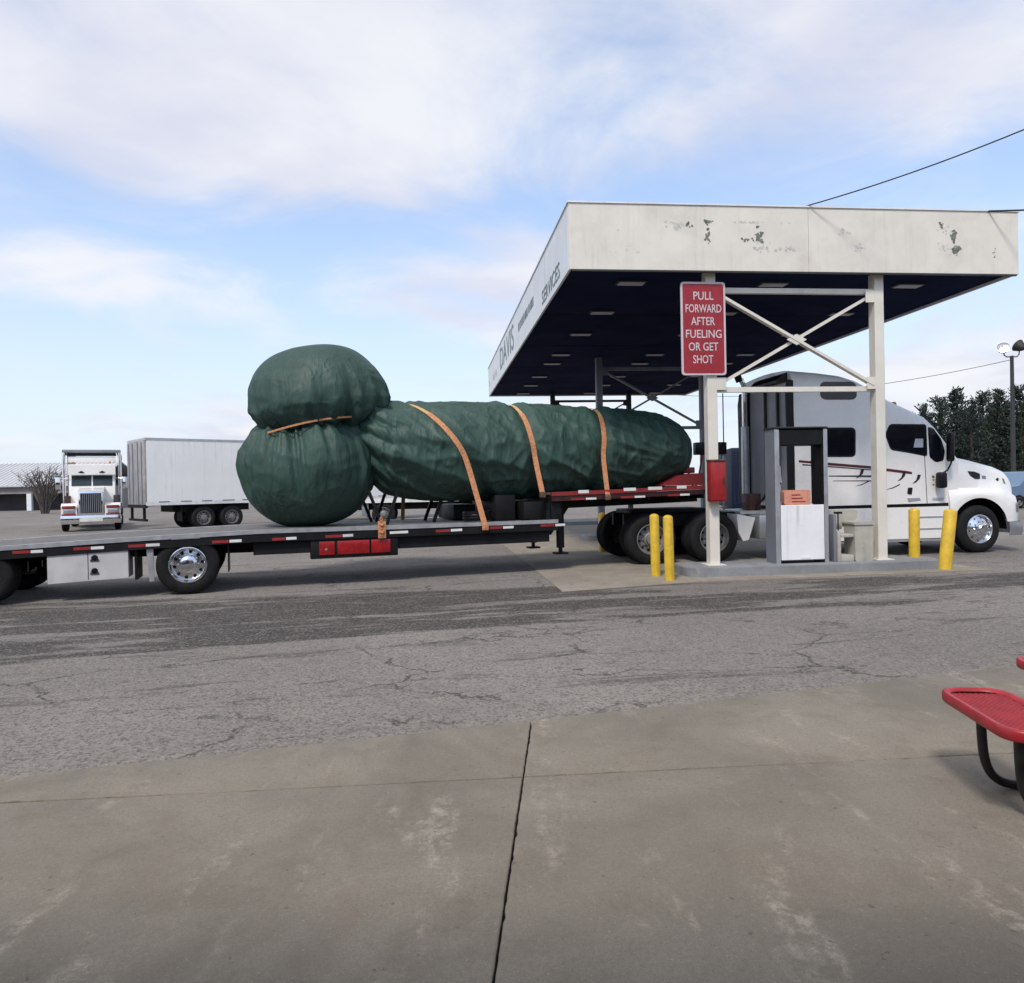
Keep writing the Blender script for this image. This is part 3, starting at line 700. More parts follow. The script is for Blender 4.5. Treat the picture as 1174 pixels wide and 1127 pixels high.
# sun visor over the windscreen
vis = []
for q in (0, .25, .5, .75, 1.0):
    x = -1.45 + q * .62; z = 3.11 - .34 * q - .08 * q * q
    h_ = 1.12 - .10 * q * q
    vis.append([(x - .10 * (y / h_) ** 2 * (1 + q), YC + y, z + .06 - .10 * (y / h_) ** 4) for y in [h_ * k / 8 for k in range(-8, 9)]])
vm = MB().loft(vis, False); bmesh.ops.solidify(vm.bm, geom=list(vm.bm.faces), thickness=.03); vm.build('sun_visor', white_paint, trk, 40)
plate(trk, P((1047.5, 465), (1049, 465), (1077, 490.5), (1075.5, 491)), black_plastic, .006, name='roof_seam')
for k in range(5):
    MB().lathe_y([(0, -.05), (.05, -.04), (.05, .04), (0, .05)], 10, (-1.72 + .02 * k, YC - .8 + k * .4, 3.28 - .01 * abs(k - 2))).build('marker_lamp', amber, trk)
# doors, seams, handles and trim
seam = black_plastic
def strip(pts, wdt=.5, name='seam', m=seam, off=.004):
    for (x0, y0), (x1, y1) in zip(pts[:-1], pts[1:]):
        d = Vector((x1 - x0, y1 - y0)).normalized(); n = Vector((-d.y, d.x)) * wdt / 2
        plate(trk, P((x0 + n.x, y0 + n.y), (x1 + n.x, y1 + n.y), (x1 - n.x, y1 - n.y), (x0 - n.x, y0 - n.y)), m, off, .008, name)
strip([(1015, 486), (1014, 577)], .7, 'door_seam'); strip([(1060, 523), (1063, 577)], .5, 'door_seam')
strip([(1000, 452), (1001, 577)], .5, 'panel_seam')
plate(trk, rounded(P((1041, 559), (1046, 559), (1045, 567), (1040, 566)), .02), black_plastic, .012, .02, 'door_handle')
plate(trk, P((1040, 571), (1084, 570.5), (1083, 573.5), (1041, 574.5)), alu_dull, .02, .03, 'side_moulding')
# lettering-sized strip under the window and maroon stripes
def stripe(px, m=stripe_m, nm='stripe', off=.005):
    plate(trk, P(*px), m, off, .003, nm)
stripe([(916, 527.5), (945, 530), (1000, 534.5), (1000, 537.5), (945, 533), (916, 530)])
stripe([(1003, 535.5), (1040, 540), (1072, 545.5), (1072, 548), (1040, 543), (1003, 538.5)])
black_stripe = mat('near black stripe', (.02, .014, .016), .35, var=.1)
stripe([(920, 532), (945, 533.8), (1000, 538.3), (1000, 539.3), (945, 535), (920, 533.5)], black_stripe)
stripe([(950, 545.2), (1000, 545), (1072, 549.6), (1072, 551), (1000, 547), (950, 546.2)], black_stripe)
stripe([(955, 551), (1000, 550.6), (1072, 555), (1072, 556.6), (1000, 551.8), (955, 551.5)])
for x, y in ((986, 538), (1034, 541), (1051, 544)):
    stripe([(x + 1, y), (x + 4.5, y + .5), (x + 3, y + 5), (x - 1, y + 9), (x - 5, y + 10.5), (x - .5, y + 6)], black_stripe, 'stripe_flourish', .0075)
for x, y in ((990, 551), (1025, 555)):
    stripe([(x + 6, y), (x + 7, y + .8), (x - 2, y + 5), (x - 10, y + 6.5), (x - 2, y + 4)], black_stripe, 'stripe_flourish')
# dark gap and lower fairing
MB().box(-4.2, .06, .98, -.66, 2.38, 1.098).build('chassis_gap_panel', black_steel, trk)
def fair(x0, x1, nm, z0=.36, z1=1.03):
    mm = MB(); mm.prism([(x0, z0 + .05), (x0 + .04, z0), (x1 - .04, z0), (x1, z0 + .05), (x1, z1), (x0, z1)], .0, .05); mm.build(nm, white_paint, trk)
fair(-4.15, -2.52, 'lower_fairing'); fair(-2.50, -1.66, 'lower_fairing'); fair(-1.64, -.76, 'lower_fairing')
for z in (.55, .80): MB().box(-1.60, -.012, z, -.86, .0, z + .025).build('step_edge', alu_dull, trk)
MB().box(-4.15, .02, .30, -.78, .06, .355).build('fairing_lip', alu_dull, trk)
for yy in (.06, 1.9):
    mm = MB(); mm.tube([(-3.9, yy + .33, .70), (-1.7, yy + .33, .70)], .28, 20); mm.build('fuel_tank', alu_dull, trk)
MB().prism([(-4.15, .40), (-.76, .40), (-.76, 1.03), (-4.15, 1.03)], 2.39, 2.43).build('lower_fairing', white_paint, trk)
# hood and fenders
HZ = [(-.72, 2.17), (-.3, 2.10), (.14, 2.02), (.6, 1.91), (.95, 1.79), (1.12, 1.66), (1.22, 1.48), (1.28, 1.22)]
HW = [(-.72, 1.08), (.0, 1.02), (.7, .95), (1.0, .88), (1.15, .78), (1.24, .66), (1.28, .55)]
FW = [(-.72, 1.22), (.60, 1.22), (.85, 1.18), (1.02, 1.09), (1.14, .97), (1.23, .80), (1.28, .62)]
def zb_(x):
    if abs(x + .01) < .67: return .50 + math.sqrt(.69 ** 2 - (x + .01) ** 2)
    return .66 if x < 0 else .66
def hood_half(x):
    zt, h1, f1, b0 = lin(HZ, x), lin(HW, x), lin(FW, x), zb_(x)
    ft = max(b0 + .06, min(1.34, zt - .12)) if x < .6 else max(b0 + .06, min(1.34 - (x - .6) * .35, zt - .1))
    pts = [(f1, b0), (f1 + .004, b0 + (ft - b0) * .35), (f1 - .004, b0 + (ft - b0) * .7), (f1 - .05, ft)]
    zs = ft + .07
    pts += [(max(h1, f1 - .16), min(zs, zt - .06)), (h1 + .02 if zt - ft > .2 else h1, ft + (zt - ft) * .45), (h1 - .02, ft + (zt - ft) * .72), (h1 - .12, ft + (zt - ft) * .92), (h1 - .32, zt + .0), (h1 * .35, zt + .03), (0, zt + .035)]
    return pts
hx = [-.72, -.70, -.685] + [-.66 + .06 * k for k in range(23)] + [.72, .80, .88, .95, 1.0, 1.05, 1.10, 1.14, 1.18, 1.21, 1.24, 1.26, 1.28]
def hsec(x):
    h_ = hood_half(x); return [(x, YC - a, z) for a, z in h_] + [(x, YC + a, z) for a, z in h_[-2::-1]]
hm = MB().loft([hsec(x) for x in hx]); hm.build('hood', white_paint, trk, 50)
def hood_y(x, z):
    h_ = hood_half(x)
    for (a, za), (b, zb2) in zip(h_[:-1], h_[1:]):
        if za <= z <= zb2 and zb2 > za: return YC - (a + (b - a) * (z - za) / (zb2 - za))
    return YC - h_[0][0]
def hplate(px, m, nm, off=.01, th=.03, flip=False):
    """small panel that follows the hood side: dense fan of quads"""
    pts = [on_plane(x, y, TB, TA, .12) for x, y in px]; mm = MB()
    cx_, cz_ = sum(p[0] for p in pts) / len(pts), sum(p[1] for p in pts) / len(pts)
    c0 = mm.bm.verts.new((cx_, hood_y(cx_, cz_) - off, cz_)); rg = [mm.bm.verts.new((x, hood_y(x, z) - off, z)) for x, z in pts]
    rb = [mm.bm.verts.new((x, hood_y(x, z) + th, z)) for x, z in pts]
    for i in range(len(pts)):
        j = (i + 1) % len(pts); mm.bm.faces.new((c0, rg[i], rg[j])); mm.bm.faces.new((rg[i], rb[i], rb[j], rg[j]))
    return mm.build(nm, m, trk)
hplate([(1112, 540), (1120, 540.5), (1127, 543), (1126, 549), (1120, 549), (1114, 545)], black_plastic, 'air_intake')
hplate([(1129, 545), (1134, 545.5), (1133.5, 549), (1129, 548.5)], grey_steel, 'hood_emblem', .008)
hplate([(1146, 549), (1150, 547.5), (1150, 550.5), (1147, 551.5)], black_plastic, 'side_marker', .008)
hplate([(1156, 548), (1158.5, 549), (1159, 555), (1156.5, 554)], mat('green emblem', (.12, .2, .14), .4), 'hood_badge', .008)
# head lamp on the fender corner
hl = MB()
for k in range(6):
    pass
secs = []
for x in (.93, 1.0, 1.06, 1.11):
    secs.append([(x + .012, YC - lin(FW, x) - .010 - .006 * math.sin(math.pi * j / 4), .86 + .22 * j / 4 - .03 * (x - .9) * j) for j in range(5)])
hl.loft(secs, False); bmesh.ops.solidify(hl.bm, geom=list(hl.bm.faces), thickness=.03); hl.build('headlight', lens_m, trk)
# grille and bumper
MB().box(1.275, YC - .50, .80, 1.30, YC + .50, 1.20, .01).build('grille', chrome, trk)
bsec = []
for y, x in ((-1.20, .70), (-1.21, .88), (-1.15, 1.06), (-.95, 1.22), (-.5, 1.32), (0, 1.34), (.5, 1.32), (.95, 1.22), (1.15, 1.06), (1.21, .88), (1.20, .70)):
    bsec.append([(x, YC + y, .36), (x + .02, YC + y * 1.006, .50), (x + .015, YC + y * 1.004, .64), (x - .01, YC + y, .655)])
bm_ = MB().loft(bsec, False); bmesh.ops.solidify(bm_.bm, geom=list(bm_.bm.faces), thickness=.03); bm_.build('bumper', mat('grey bumper', (.48, .48, .49), .35, .3, var=.06), trk, 50)
MB().lathe_y([(0, -.03), (.05, -.02), (.05, .03)], 14, (1.10, YC - 1.10, .46)).build('fog_lamp', lens_m, trk)
# inner wheel house
ar = []
for k in range(13):
    a = math.pi * k / 12; ar.append([(-.01 + .66 * math.cos(a), y, .50 + .66 * math.sin(a)) for y in (.02, .5)])
MB().loft(ar, False).build('wheel_house', black_plastic, trk)
MB().box(-.72, .05, .45, .75, .5, .46).build('splash_pan', black_plastic, trk) if False else None
MB().box(-.55, .50, .55, .9, 1.9, 1.2).build('engine_block', black_steel, trk)
# mirrors
m_ = MB(); m_.box(-.84, -.20, 1.98, -.74, -.02, 2.60, .045, 3); m_.build('mirror', black_plastic, trk)
m_ = MB(); m_.box(-1.10, -.20, 1.42, -.92, -.02, 1.76, .05, 3); m_.build('convex_mirror', black_plastic, trk)
MB().tube([(-.80, .03, 2.55), (-.79, -.10, 2.60), (-.79, -.13, 1.95), (-.86, -.10, 1.80), (-.98, -.08, 1.72), (-.9, .05, 1.70)], .018, 8).build('mirror_arm', black_plastic, trk)
m_ = MB(); m_.box(-.86, 2.46, 1.98, -.72, 2.68, 2.62, .05, 3); m_.build('mirror', black_plastic, trk)
# frame, drive axles
for y in (.78, 1.56): MB().box(-7.72, y, .74, -.8, y + .10, 1.0).build('frame_rail', black_steel, trk)
wheel(trk, 0, .03, kind='conv'); wheel(trk, 0, 2.41, True, kind='conv')
D1, D2 = -7.38, -6.05
for x in (D1, D2):
    wheel(trk, x, .02, dual=True, kind='concd'); wheel(trk, x, 2.42, True, dual=True, kind='concd')
    MB().tube([(x, .45, .515), (x, 2.0, .515)], .11, 12).build('axle', black_steel, trk)
MB().tube([(0, .3, .515), (0, 2.1, .515)], .08, 12).build('axle', black_steel, trk)
MB().prism([(-5.55, .98), (-5.15, .90), (-5.30, .45), (-5.42, .42), (-5.52, .60)], .04, .50).build('quarter_fender', white_paint, trk)
MB().box(-7.6, .70, 1.01, -5.9, 1.75, 1.10, .01).build('fifth_wheel', black_steel, trk)
MB().box(-5.25, .5, .95, -4.35, 1.95, 1.02).build('deck_plate', alu_dull, trk)
MB().box(-5.05, .06, .45, -4.3, .55, .94, .02).build('battery_box', alu_dull, trk)
MB().tube([(-5.0, .3, 1.03), (-5.0, .3, 1.12), (-4.7, .5, 1.3), (-4.45, .8, 1.5)], .03, 8).build('air_line', black_plastic, trk)
# hose tender with its lines
ht = MB(); ht.box(-5.95, 1.10, 2.25, -5.25, 1.32, 2.52, .02); ht.build('hose_tender', black_plastic, trk)
MB().tube([(-5.30, 1.2, 1.03), (-5.30, 1.2, 2.25)], .025, 8).build('tender_post', alu_dull, trk)
MB().tube([(-5.28, 1.2, 2.52), (-5.28, 1.2, 3.6)], .012, 6).build('whip_antenna', black_plastic, trk)
for k in range(3):
    pts = []
    for q in range(17):
        s_ = q / 16; pts.append((-5.8 + .25 * k - .35 * s_ * (1 - k * .6), 1.15 + .05 * k, 2.26 - (.55 + .1 * k) * math.sin(s_ * math.pi) - .30 * s_))
    MB().tube(pts, .022, 8).build('air_line', (red_paint, black_plastic, blue_paint)[k], trk)
MB().box(-4.98, .62, 1.03, -4.72, 1.0, 1.38, .02).build('toolbox', maroon, trk)

# ------------------------------------------------------------------ step deck trailer
SA = on_ground(216, 682); SA_A = 18.8
trl = thing('step_deck_trailer', 'long black and red step deck trailer carrying the green tarped load', 'trailer', SA, R(SA_A))
def slp(x, y, off=0.0): return on_plane(x, y, SA, SA_A, off)
WT = 2.55
LOW = [(-4.4, .80), (-2.6, .885), (-.9, .945), (1.1, .995), (3.5, .985), (6.75, .985)]
def deck_z(x): return lin(LOW, x)
XA, XB, XF = -4.3, 6.45, 10.0
dx_ = [XA, -2.6, -.9, 1.1, 3.5, XB]
for a, b in zip(dx_[:-1], dx_[1:]):
    pass
nb = 8                                       # lengthwise deck boards
for k in range(nb):
    y0 = .09 + (WT - .18) * k / nb + .006; y1 = .09 + (WT - .18) * (k + 1) / nb - .006
    secs = [[(x, y0, deck_z(x) - .035), (x, y0, deck_z(x)), (x, y1, deck_z(x)), (x, y1, deck_z(x) - .035), (x, y0, deck_z(x) - .035)] for x in dx_]
    MB().loft(secs).build('deck_board', plank_m, trl, 30)
for y0, y1 in ((0.0, .088), (WT - .088, WT)):
    secs = [[(x, y0, deck_z(x) - .055), (x, y0, deck_z(x) + .012), (x, y1, deck_z(x) + .012), (x, y1, deck_z(x) - .055), (x, y0, deck_z(x) - .055)] for x in dx_]
    MB().loft(secs).build('deck_edge', alu_dull, trl, 30)
    secs = [[(x, y0 + .012, deck_z(x) - .19), (x, y0 + .012, deck_z(x) - .058), (x, y0 + .06, deck_z(x) - .058), (x, y0 + .06, deck_z(x) - .19), (x, y0 + .012, deck_z(x) - .19)] for x in dx_]
    MB().loft(secs).build('side_rail', black_steel, trl, 30)
for y in (.80, 1.62):
    secs = []
    for x, zz_ in [(XA, .62), (-2.4, .60), (.6, .58), (3.0, .56), (6.0, .60), (6.5, .66)]:
        t_ = deck_z(x) - .045
        secs.append([(x, y, zz_), (x, y, t_), (x, y + .14, t_), (x, y + .14, zz_), (x, y, zz_)])
    MB().loft(secs).build('main_beam', black_steel, trl, 30)
    MB().prism([(6.0, .62), (6.62, .66), (7.0, 1.18), (XF, 1.24), (XF, 1.44), (6.35, 1.44), (6.2, .94)], y, y + .14).build('gooseneck_beam', black_steel, trl)
# outer black skirt beam under the deck (seen edge-on below the rail)
secs = []
for x in (1.0, 3.5, 6.3): secs.append([(x, .10, .58), (x, .10, deck_z(x) - .06), (x, .16, deck_z(x) - .06), (x, .16, .58), (x, .10, .58)])
MB().loft(secs).build('outer_beam', black_steel, trl, 30)
for k in range(14):
    x = XA + .5 + k * .78
    if x > 6.2: break
    MB().box(x, .17, deck_z(x) - .15, x + .06, WT - .17, deck_z(x) - .06).build('cross_member', black_steel, trl)
# upper deck
for k in range(nb):
    y0 = .09 + (WT - .18) * k / nb + .006; y1 = .09 + (WT - .18) * (k + 1) / nb - .006
    MB().prism([(XB - .1, 1.465), (XF, 1.535), (XF, 1.575), (XB - .1, 1.505)], y0, y1).build('deck_board', plank_m, trl, 30)
for y0, y1 in ((0, .088), (WT - .088, WT)):
    MB().prism([(XB - .12, 1.44), (XF, 1.51), (XF, 1.585), (XB - .12, 1.515)], y0, y1).build('upper_rail', red_paint, trl, 30)
    MB().prism([(XB - .12, 1.34), (XF, 1.41), (XF, 1.505), (XB - .12, 1.435)], y0 + .015, y0 + .06).build('upper_rail', maroon, trl, 30)
for k in range(6):
    x = XB + .1 + k * .62; MB().box(x, .09, 1.32, x + .06, WT - .09, 1.44).build('cross_member', black_steel, trl)
MB().box(XB - .13, .10, .99, XB - .10, WT - .10, 1.44).build('step_bulkhead', black_steel, trl)
# red raised front with winch plate
MB().prism([(8.95, 1.59), (9.35, 1.80), (9.95, 1.84), (9.95, 1.59)], .45, WT - .45).build('front_ramp', red_paint, trl, 30)
MB().box(9.5, .7, 1.845, 9.9, 1.8, 1.97, .02).build('winch', red_paint, trl)
# reflective tape
def tape(px0, px1, m, w_=3.2):
    (a, za), (b, zb2) = slp(*px0), slp(*px1)
    h_ = .021 * w_ / 3.2
    MB().prism([(a, za - h_), (b, zb2 - h_), (b, zb2 + h_), (a, za + h_)], -.003 if m is None else .0085, .0115).build('reflector_tape', m, trl, 0)
def tape_y(px0, px1, m, w_, yy):
    (a, za), (b, zb2) = slp(*px0), slp(*px1); h_ = .021 * w_ / 3.2
    MB().prism([(a, za - h_), (b, zb2 - h_), (b, zb2 + h_), (a, za + h_)], yy - .004, yy - .0005).build('reflector_tape', m, trl, 0)
for x0, x1, y0, m in [(35, 49, 632.6, tape_white), (14, 34, 633.5, tape_red), (104, 119, 628.5, tape_white), (84, 103, 629.5, tape_red), (167, 183, 625.2, tape_white), (147, 166, 626.3, tape_red), (196, 212, 617.3, tape_white), (213, 229, 616.3, tape_white), (263, 277, 620.5, tape_white), (243, 262, 621.6, tape_red),
        (328, 340, 617.5, tape_white), (312, 327, 618.4, tape_red), (393, 405, 614.2, tape_white), (373, 392, 615.2, tape_red), (447, 468, 610.8, tape_white), (517, 530, 608, tape_white), (500, 516, 609, tape_red), (577, 589, 604.8, tape_white), (561, 576, 605.4, tape_red), (637, 648, 602, tape_white), (620, 636, 602.6, tape_red)]:
    tape_y((x0, y0), (x1, y0 - .05 * (x1 - x0)), m, 3.4, .012)
for x0, x1, y0 in [(663, 675, 563.8), (715, 729, 561.2), (743, 759, 560), (776, 787, 558.5)]:
    tape_y((x0, y0), (x1, y0 - .03 * (x1 - x0)), tape_white, 4.6, .0)
for x0, x1, y0, m in [(672, 684, 571.8, tape_white), (655, 671, 572.3, tape_red), (728, 740, 569.6, tape_white), (712, 727, 570.2, tape_red), (780, 791, 567.2, tape_white), (766, 779, 567.8, tape_red)]:
    tape_y((x0, y0), (x1, y0 - .03 * (x1 - x0)), m, 3.0, .015)
# tool box on the side
(t0, z1_), (t1, z0_) = slp(53, 630.5), slp(147, 663)
tbx = MB().prism([(t0, z0_ - .03), (t1, z0_ + .01), (t1, z1_ + .03), (t0, z1_)], .03, .50).build('tool_box', mat('pale aluminium sheet', (.62, .61, .60), .45, .25, var=.06, vs=3, dirt=.25, dirtc=(.35, .33, .3)), trl, 30)
a, b = slp(100, 630)[0], 0
MB().box(a - .004, .026, z0_ + .01, a + .004, .0295, z1_ - .0).build('door_gap', black_plastic, tbx)
for px, py in ((108, 640), (108, 655)):
    a, b = slp(px, py); MB().lathe_y([(0, -.02), (.035, -.018), (.05, .0)], 14, (a, .03, b)).build('latch', black_plastic, tbx)
    MB().box(a - .06, .018, b - .05, a + .06, .0295, b - .02).build('latch_plate', dark_steel, tbx)
# red lamp box
(t0, z1_), (t1, z0_) = slp(356, 617), slp(457, 637)
z0_ -= .0; zA = .80
lbx = MB().box(t0, .04, .47, t1, .22, zA, .012).build('lamp_box', black_steel, trl)
for a, b in ((366, 384), (387, 424), (426, 448)):
    q0, q1 = slp(a, 627)[0], slp(b, 626)[0]
    MB().box(q0, .018, .53, q1, .039, .765, .012).build('red_panel', mat('red lamp panel', (.30, .012, .014), .25, var=.2, vs=5), lbx)
a, b = slp(374, 630); MB().lathe_y([(0, -.012), (.02, -.008), (.022, .01)], 12, (a, .017, b)).build('lamp', lens_m, lbx)
# bracket and mud flaps
(a, b), (c, d) = slp(167, 628), slp(175, 667)
MB().prism([(a, b), (a + .10, b), (c + .02, d), (c - .05, d)], .05, .08).build('mud_flap_bracket', alu_dull, trl)
MB().box(.60, .08, .33, .62, .62, .80).build('mud_flap', black_plastic, trl)
MB().box(-.78, .08, .28, -.74, .62, .80).build('mud_flap', black_plastic, trl)
# axles
for x in (0.0, -2.85):
    ws_ = .93 if x == 0 else .82
    wheel(trl, x, .03, dual=True, s=ws_); wheel(trl, x, WT - .03, True, dual=True, s=ws_)
    MB().tube([(x, .4, .515 * ws_), (x, WT - .4, .515 * ws_)], .075, 12).build('axle', black_steel, trl)
    for y in (.86, 1.69): MB().box(x - .5, y, .42, x + .4, y + .08, .60).build('suspension_arm', black_steel, trl)
MB().box(-3.9, .55, .42, -3.0, WT - .55, .60).build('suspension_tray', black_steel, trl) if False else None
# landing legs
for y in (.42, 1.95):
    lg = MB().box(6.62, y, .42, 6.74, y + .12, 1.30).build('landing_leg', black_steel, trl)
    MB().box(6.56, y - .06, .30, 6.80, y + .18, .335).build('foot', black_steel, lg)
    MB().box(6.65, y + .03, .336, 6.71, y + .09, .419).build('leg_foot_post', black_steel, lg)
# side boxes below the upper deck step
MB().box(6.25, .10, .95, 6.56, .4, 1.32, .01).build('winch_box', black_steel, trl)
# props that hold the load and the orange chain
for x0, x1, y in ((2.98, 3.22, .55), (3.52, 3.30, .55), (2.98, 3.22, 1.9), (3.52, 3.30, 1.9)):
    MB().bar((x0, y, 1.62), (x1, y, deck_z(3.4) + .003), .055, .055, (0, 1, 0)).build('load_prop', black_steel, trl)
for x0, x1, y in ((4.45, 4.25, .9), (4.45, 4.25, 1.7)):
    MB().bar((x0, y, 1.52), (x1, y, deck_z(4.4) + .003), .06, .06, (0, 1, 0)).build('load_prop', black_steel, trl)
MB().box(5.35, .45, 1.0, 5.75, WT - .5, 1.48, .01).build('load_cradle', black_steel, trl)
MB().box(5.85, .25, 1.0, 6.28, WT - .6, 1.34, .02).build('deck_locker', black_steel, trl)
MB().box(4.75, 1.3, 1.0, 5.2, WT - .2, 1.30, .02).build('deck_locker', black_steel, trl)
MB().tube([(5.0 + .25 * math.cos(k * .5), .5 + .25 * math.sin(k * .5), 1.03 + k * .004) for k in range(40)], .03, 6).build('coiled_hose', black_plastic, trl)
MB().box(8.0, .6, 1.56, 8.3, WT - .6, 1.66, .01).build('load_cradle', black_steel, trl)

# ------------------------------------------------------------------ tarped load
ld = thing('tarped_load', 'long load and two round bundles wrapped in dark green tarpaulin on the trailer', 'tarped load', SA, R(SA_A))
LC = 1.25
def fbm(p, o=4, l=2.0, g=.5):
    s, a = 0, 1.0
    for _ in range(o): s += a * noise.noise(p); p = p * l; a *= g
    return s
def cre(p, k=3.5, pw=1.6):
    """sparse sharp creases: 1 on a crease, 0 on the taut cloth between"""
    return max(0.0, 1 - abs(noise.noise(p)) * k) ** pw
def ridge(p, o=3):
    s, a = 0, 1.0
    for _ in range(o): s += a * (1 - abs(noise.noise(p)) * 2.2); p = p * 2.1 + Vector((3.1, 1.7, 9.2)); a *= .5
    return s / 1.75
# straps: (top x, foot x, foot z, foot y)
STR = [(3.72, 5.02, .97, -.01), (5.93, 6.12, 1.52, -.01), (7.82, 7.50, 1.40, -.015)]
STR = [(3.66, 5.00, .93), (5.86, 6.13, 1.50), (7.76, 7.48, 1.42)]
def strap_x(k, a):                       # along-position of strap k at angle a (90 deg on top, -> 0 at the near side)
    t, f, _ = STR[k]; q = (math.pi / 2 - a) / (math.pi / 2 + .6)
    return t + (f - t) * q
CYL = [(2.72, .10), (2.76, .34), (2.86, .56), (3.02, .72), (3.3, .84), (3.8, .91), (4.6, .945), (5.5, .955), (6.5, .94), (7.5, .90), (8.3, .87), (8.9, .84), (9.3, .77), (9.6, .66), (9.82, .50), (9.95, .32), (10.02, .12)]
CZ = [(2.7, 2.78), (3.0, 2.66), (3.4, 2.42), (4.2, 2.36), (5.5, 2.36), (7.0, 2.37), (8.3, 2.36), (9.3, 2.36), (10.05, 2.30)]
def cyl_pt(x, a):
    r, zc = lin(CYL, x), lin(CZ, x)
    d = Vector((0, -math.cos(a), math.sin(a)))
    q = Vector((x * .9, a * 1.1, 0))
    # diagonal drape folds, gathers near the neck, slack along the lower flank
    wv = fbm(Vector((x * .45, a * .7, 4.0)), 2) * .022
    warp = Vector((fbm(Vector((x * .7, a * .8, 11)), 2), fbm(Vector((x * .7, a * .8, 21)), 2), 0)) * .45
    fold = (cre(Vector((x * .55 + a * .35, a * 1.7 + x * .62, 7)) + warp, 2.4) - .25) * .036 + (cre(Vector((x * .8 - a * .2, a * 2.6 + x * .9, 37)) + warp, 2.4) - .25) * .026
    fine = (cre(Vector((x * 2.6 - a * .7, a * 1.2 + x * .3, 17)) + warp * 1.0, 2.2) - .25) * .024 * max(0, min(1, (x - 5.2))) + (cre(Vector((x * 4.2 + a * .9, a * 2.4 - x, 57)) + warp * 1.0, 2.4) - .3) * .020
    neck = max(0, 1 - (x - 2.72) / 1.3); pl = (abs(math.sin(a * 6.5 + 2.0 * noise.noise(Vector((a * 1.2, x * .6, 3))))) - .6) * .10 * neck * min(1, r / .5)
    flank = .50 + .95 * max(0, math.cos(a)) * (1.15 - .5 * max(0, math.sin(a)))
    tip = min(1, max(.25, (10.05 - x) / .8))
    dd = wv + (fold + fine) * flank * tip + pl
    for k in range(3):
        if -1.2 < a < math.pi + 1.2:
            aa = a if a <= math.pi / 2 else math.pi - a
            dx2 = abs(x - strap_x(k, aa)); pin = math.exp(-(dx2 / .13) ** 2); dd = dd * (1 - pin * .85) - .055 * pin + .030 * math.exp(-((dx2 - .22) / .11) ** 2)
    rr = (r + dd * min(1, r / .45)) * (1.0 + (.10 * max(0, math.cos(a) * .6 - math.sin(a) * .4)))
    flat = 1.0
    if math.sin(a) < -.5: flat = .985
    return Vector((x + .06 * fold * 3, LC + d.y * rr * 1.06, zc + d.z * rr * flat))
NX, NA = 300, 190
cmx = MB(); rows = []
xs_ = []
for i in range(NX + 1):
    q = i / NX; xs_.append(2.72 + (10.02 - 2.72) * (q if .06 < q < .94 else (.06 * math.sqrt(max(0, q) / .06) ** 2 if q <= .06 else q)))
for x in xs_:
    rows.append([cmx.bm.verts.new(cyl_pt(x, -math.pi / 2 + 2 * math.pi * k / NA if True else 0)) if False else None for k in range(1)])
rows = []
def ang(k): return -math.pi / 2 + 2 * math.pi * k / NA       # starts underneath, climbs the near side first
for x in xs_:
    rows.append([cmx.bm.verts.new(cyl_pt(x, ang(k))) for k in range(NA)])
for i in range(NX):
    for k in range(NA): cmx.bm.faces.new((rows[i][k], rows[i][(k + 1) % NA], rows[i + 1][(k + 1) % NA], rows[i + 1][k]))
cmx.bm.faces.new(rows[0]); cmx.bm.faces.new(rows[-1][::-1])
cmx.build('long_bundle', tarp_m, ld, 0)
for p in ld.children[-1].data.polygons: p.use_smooth = True

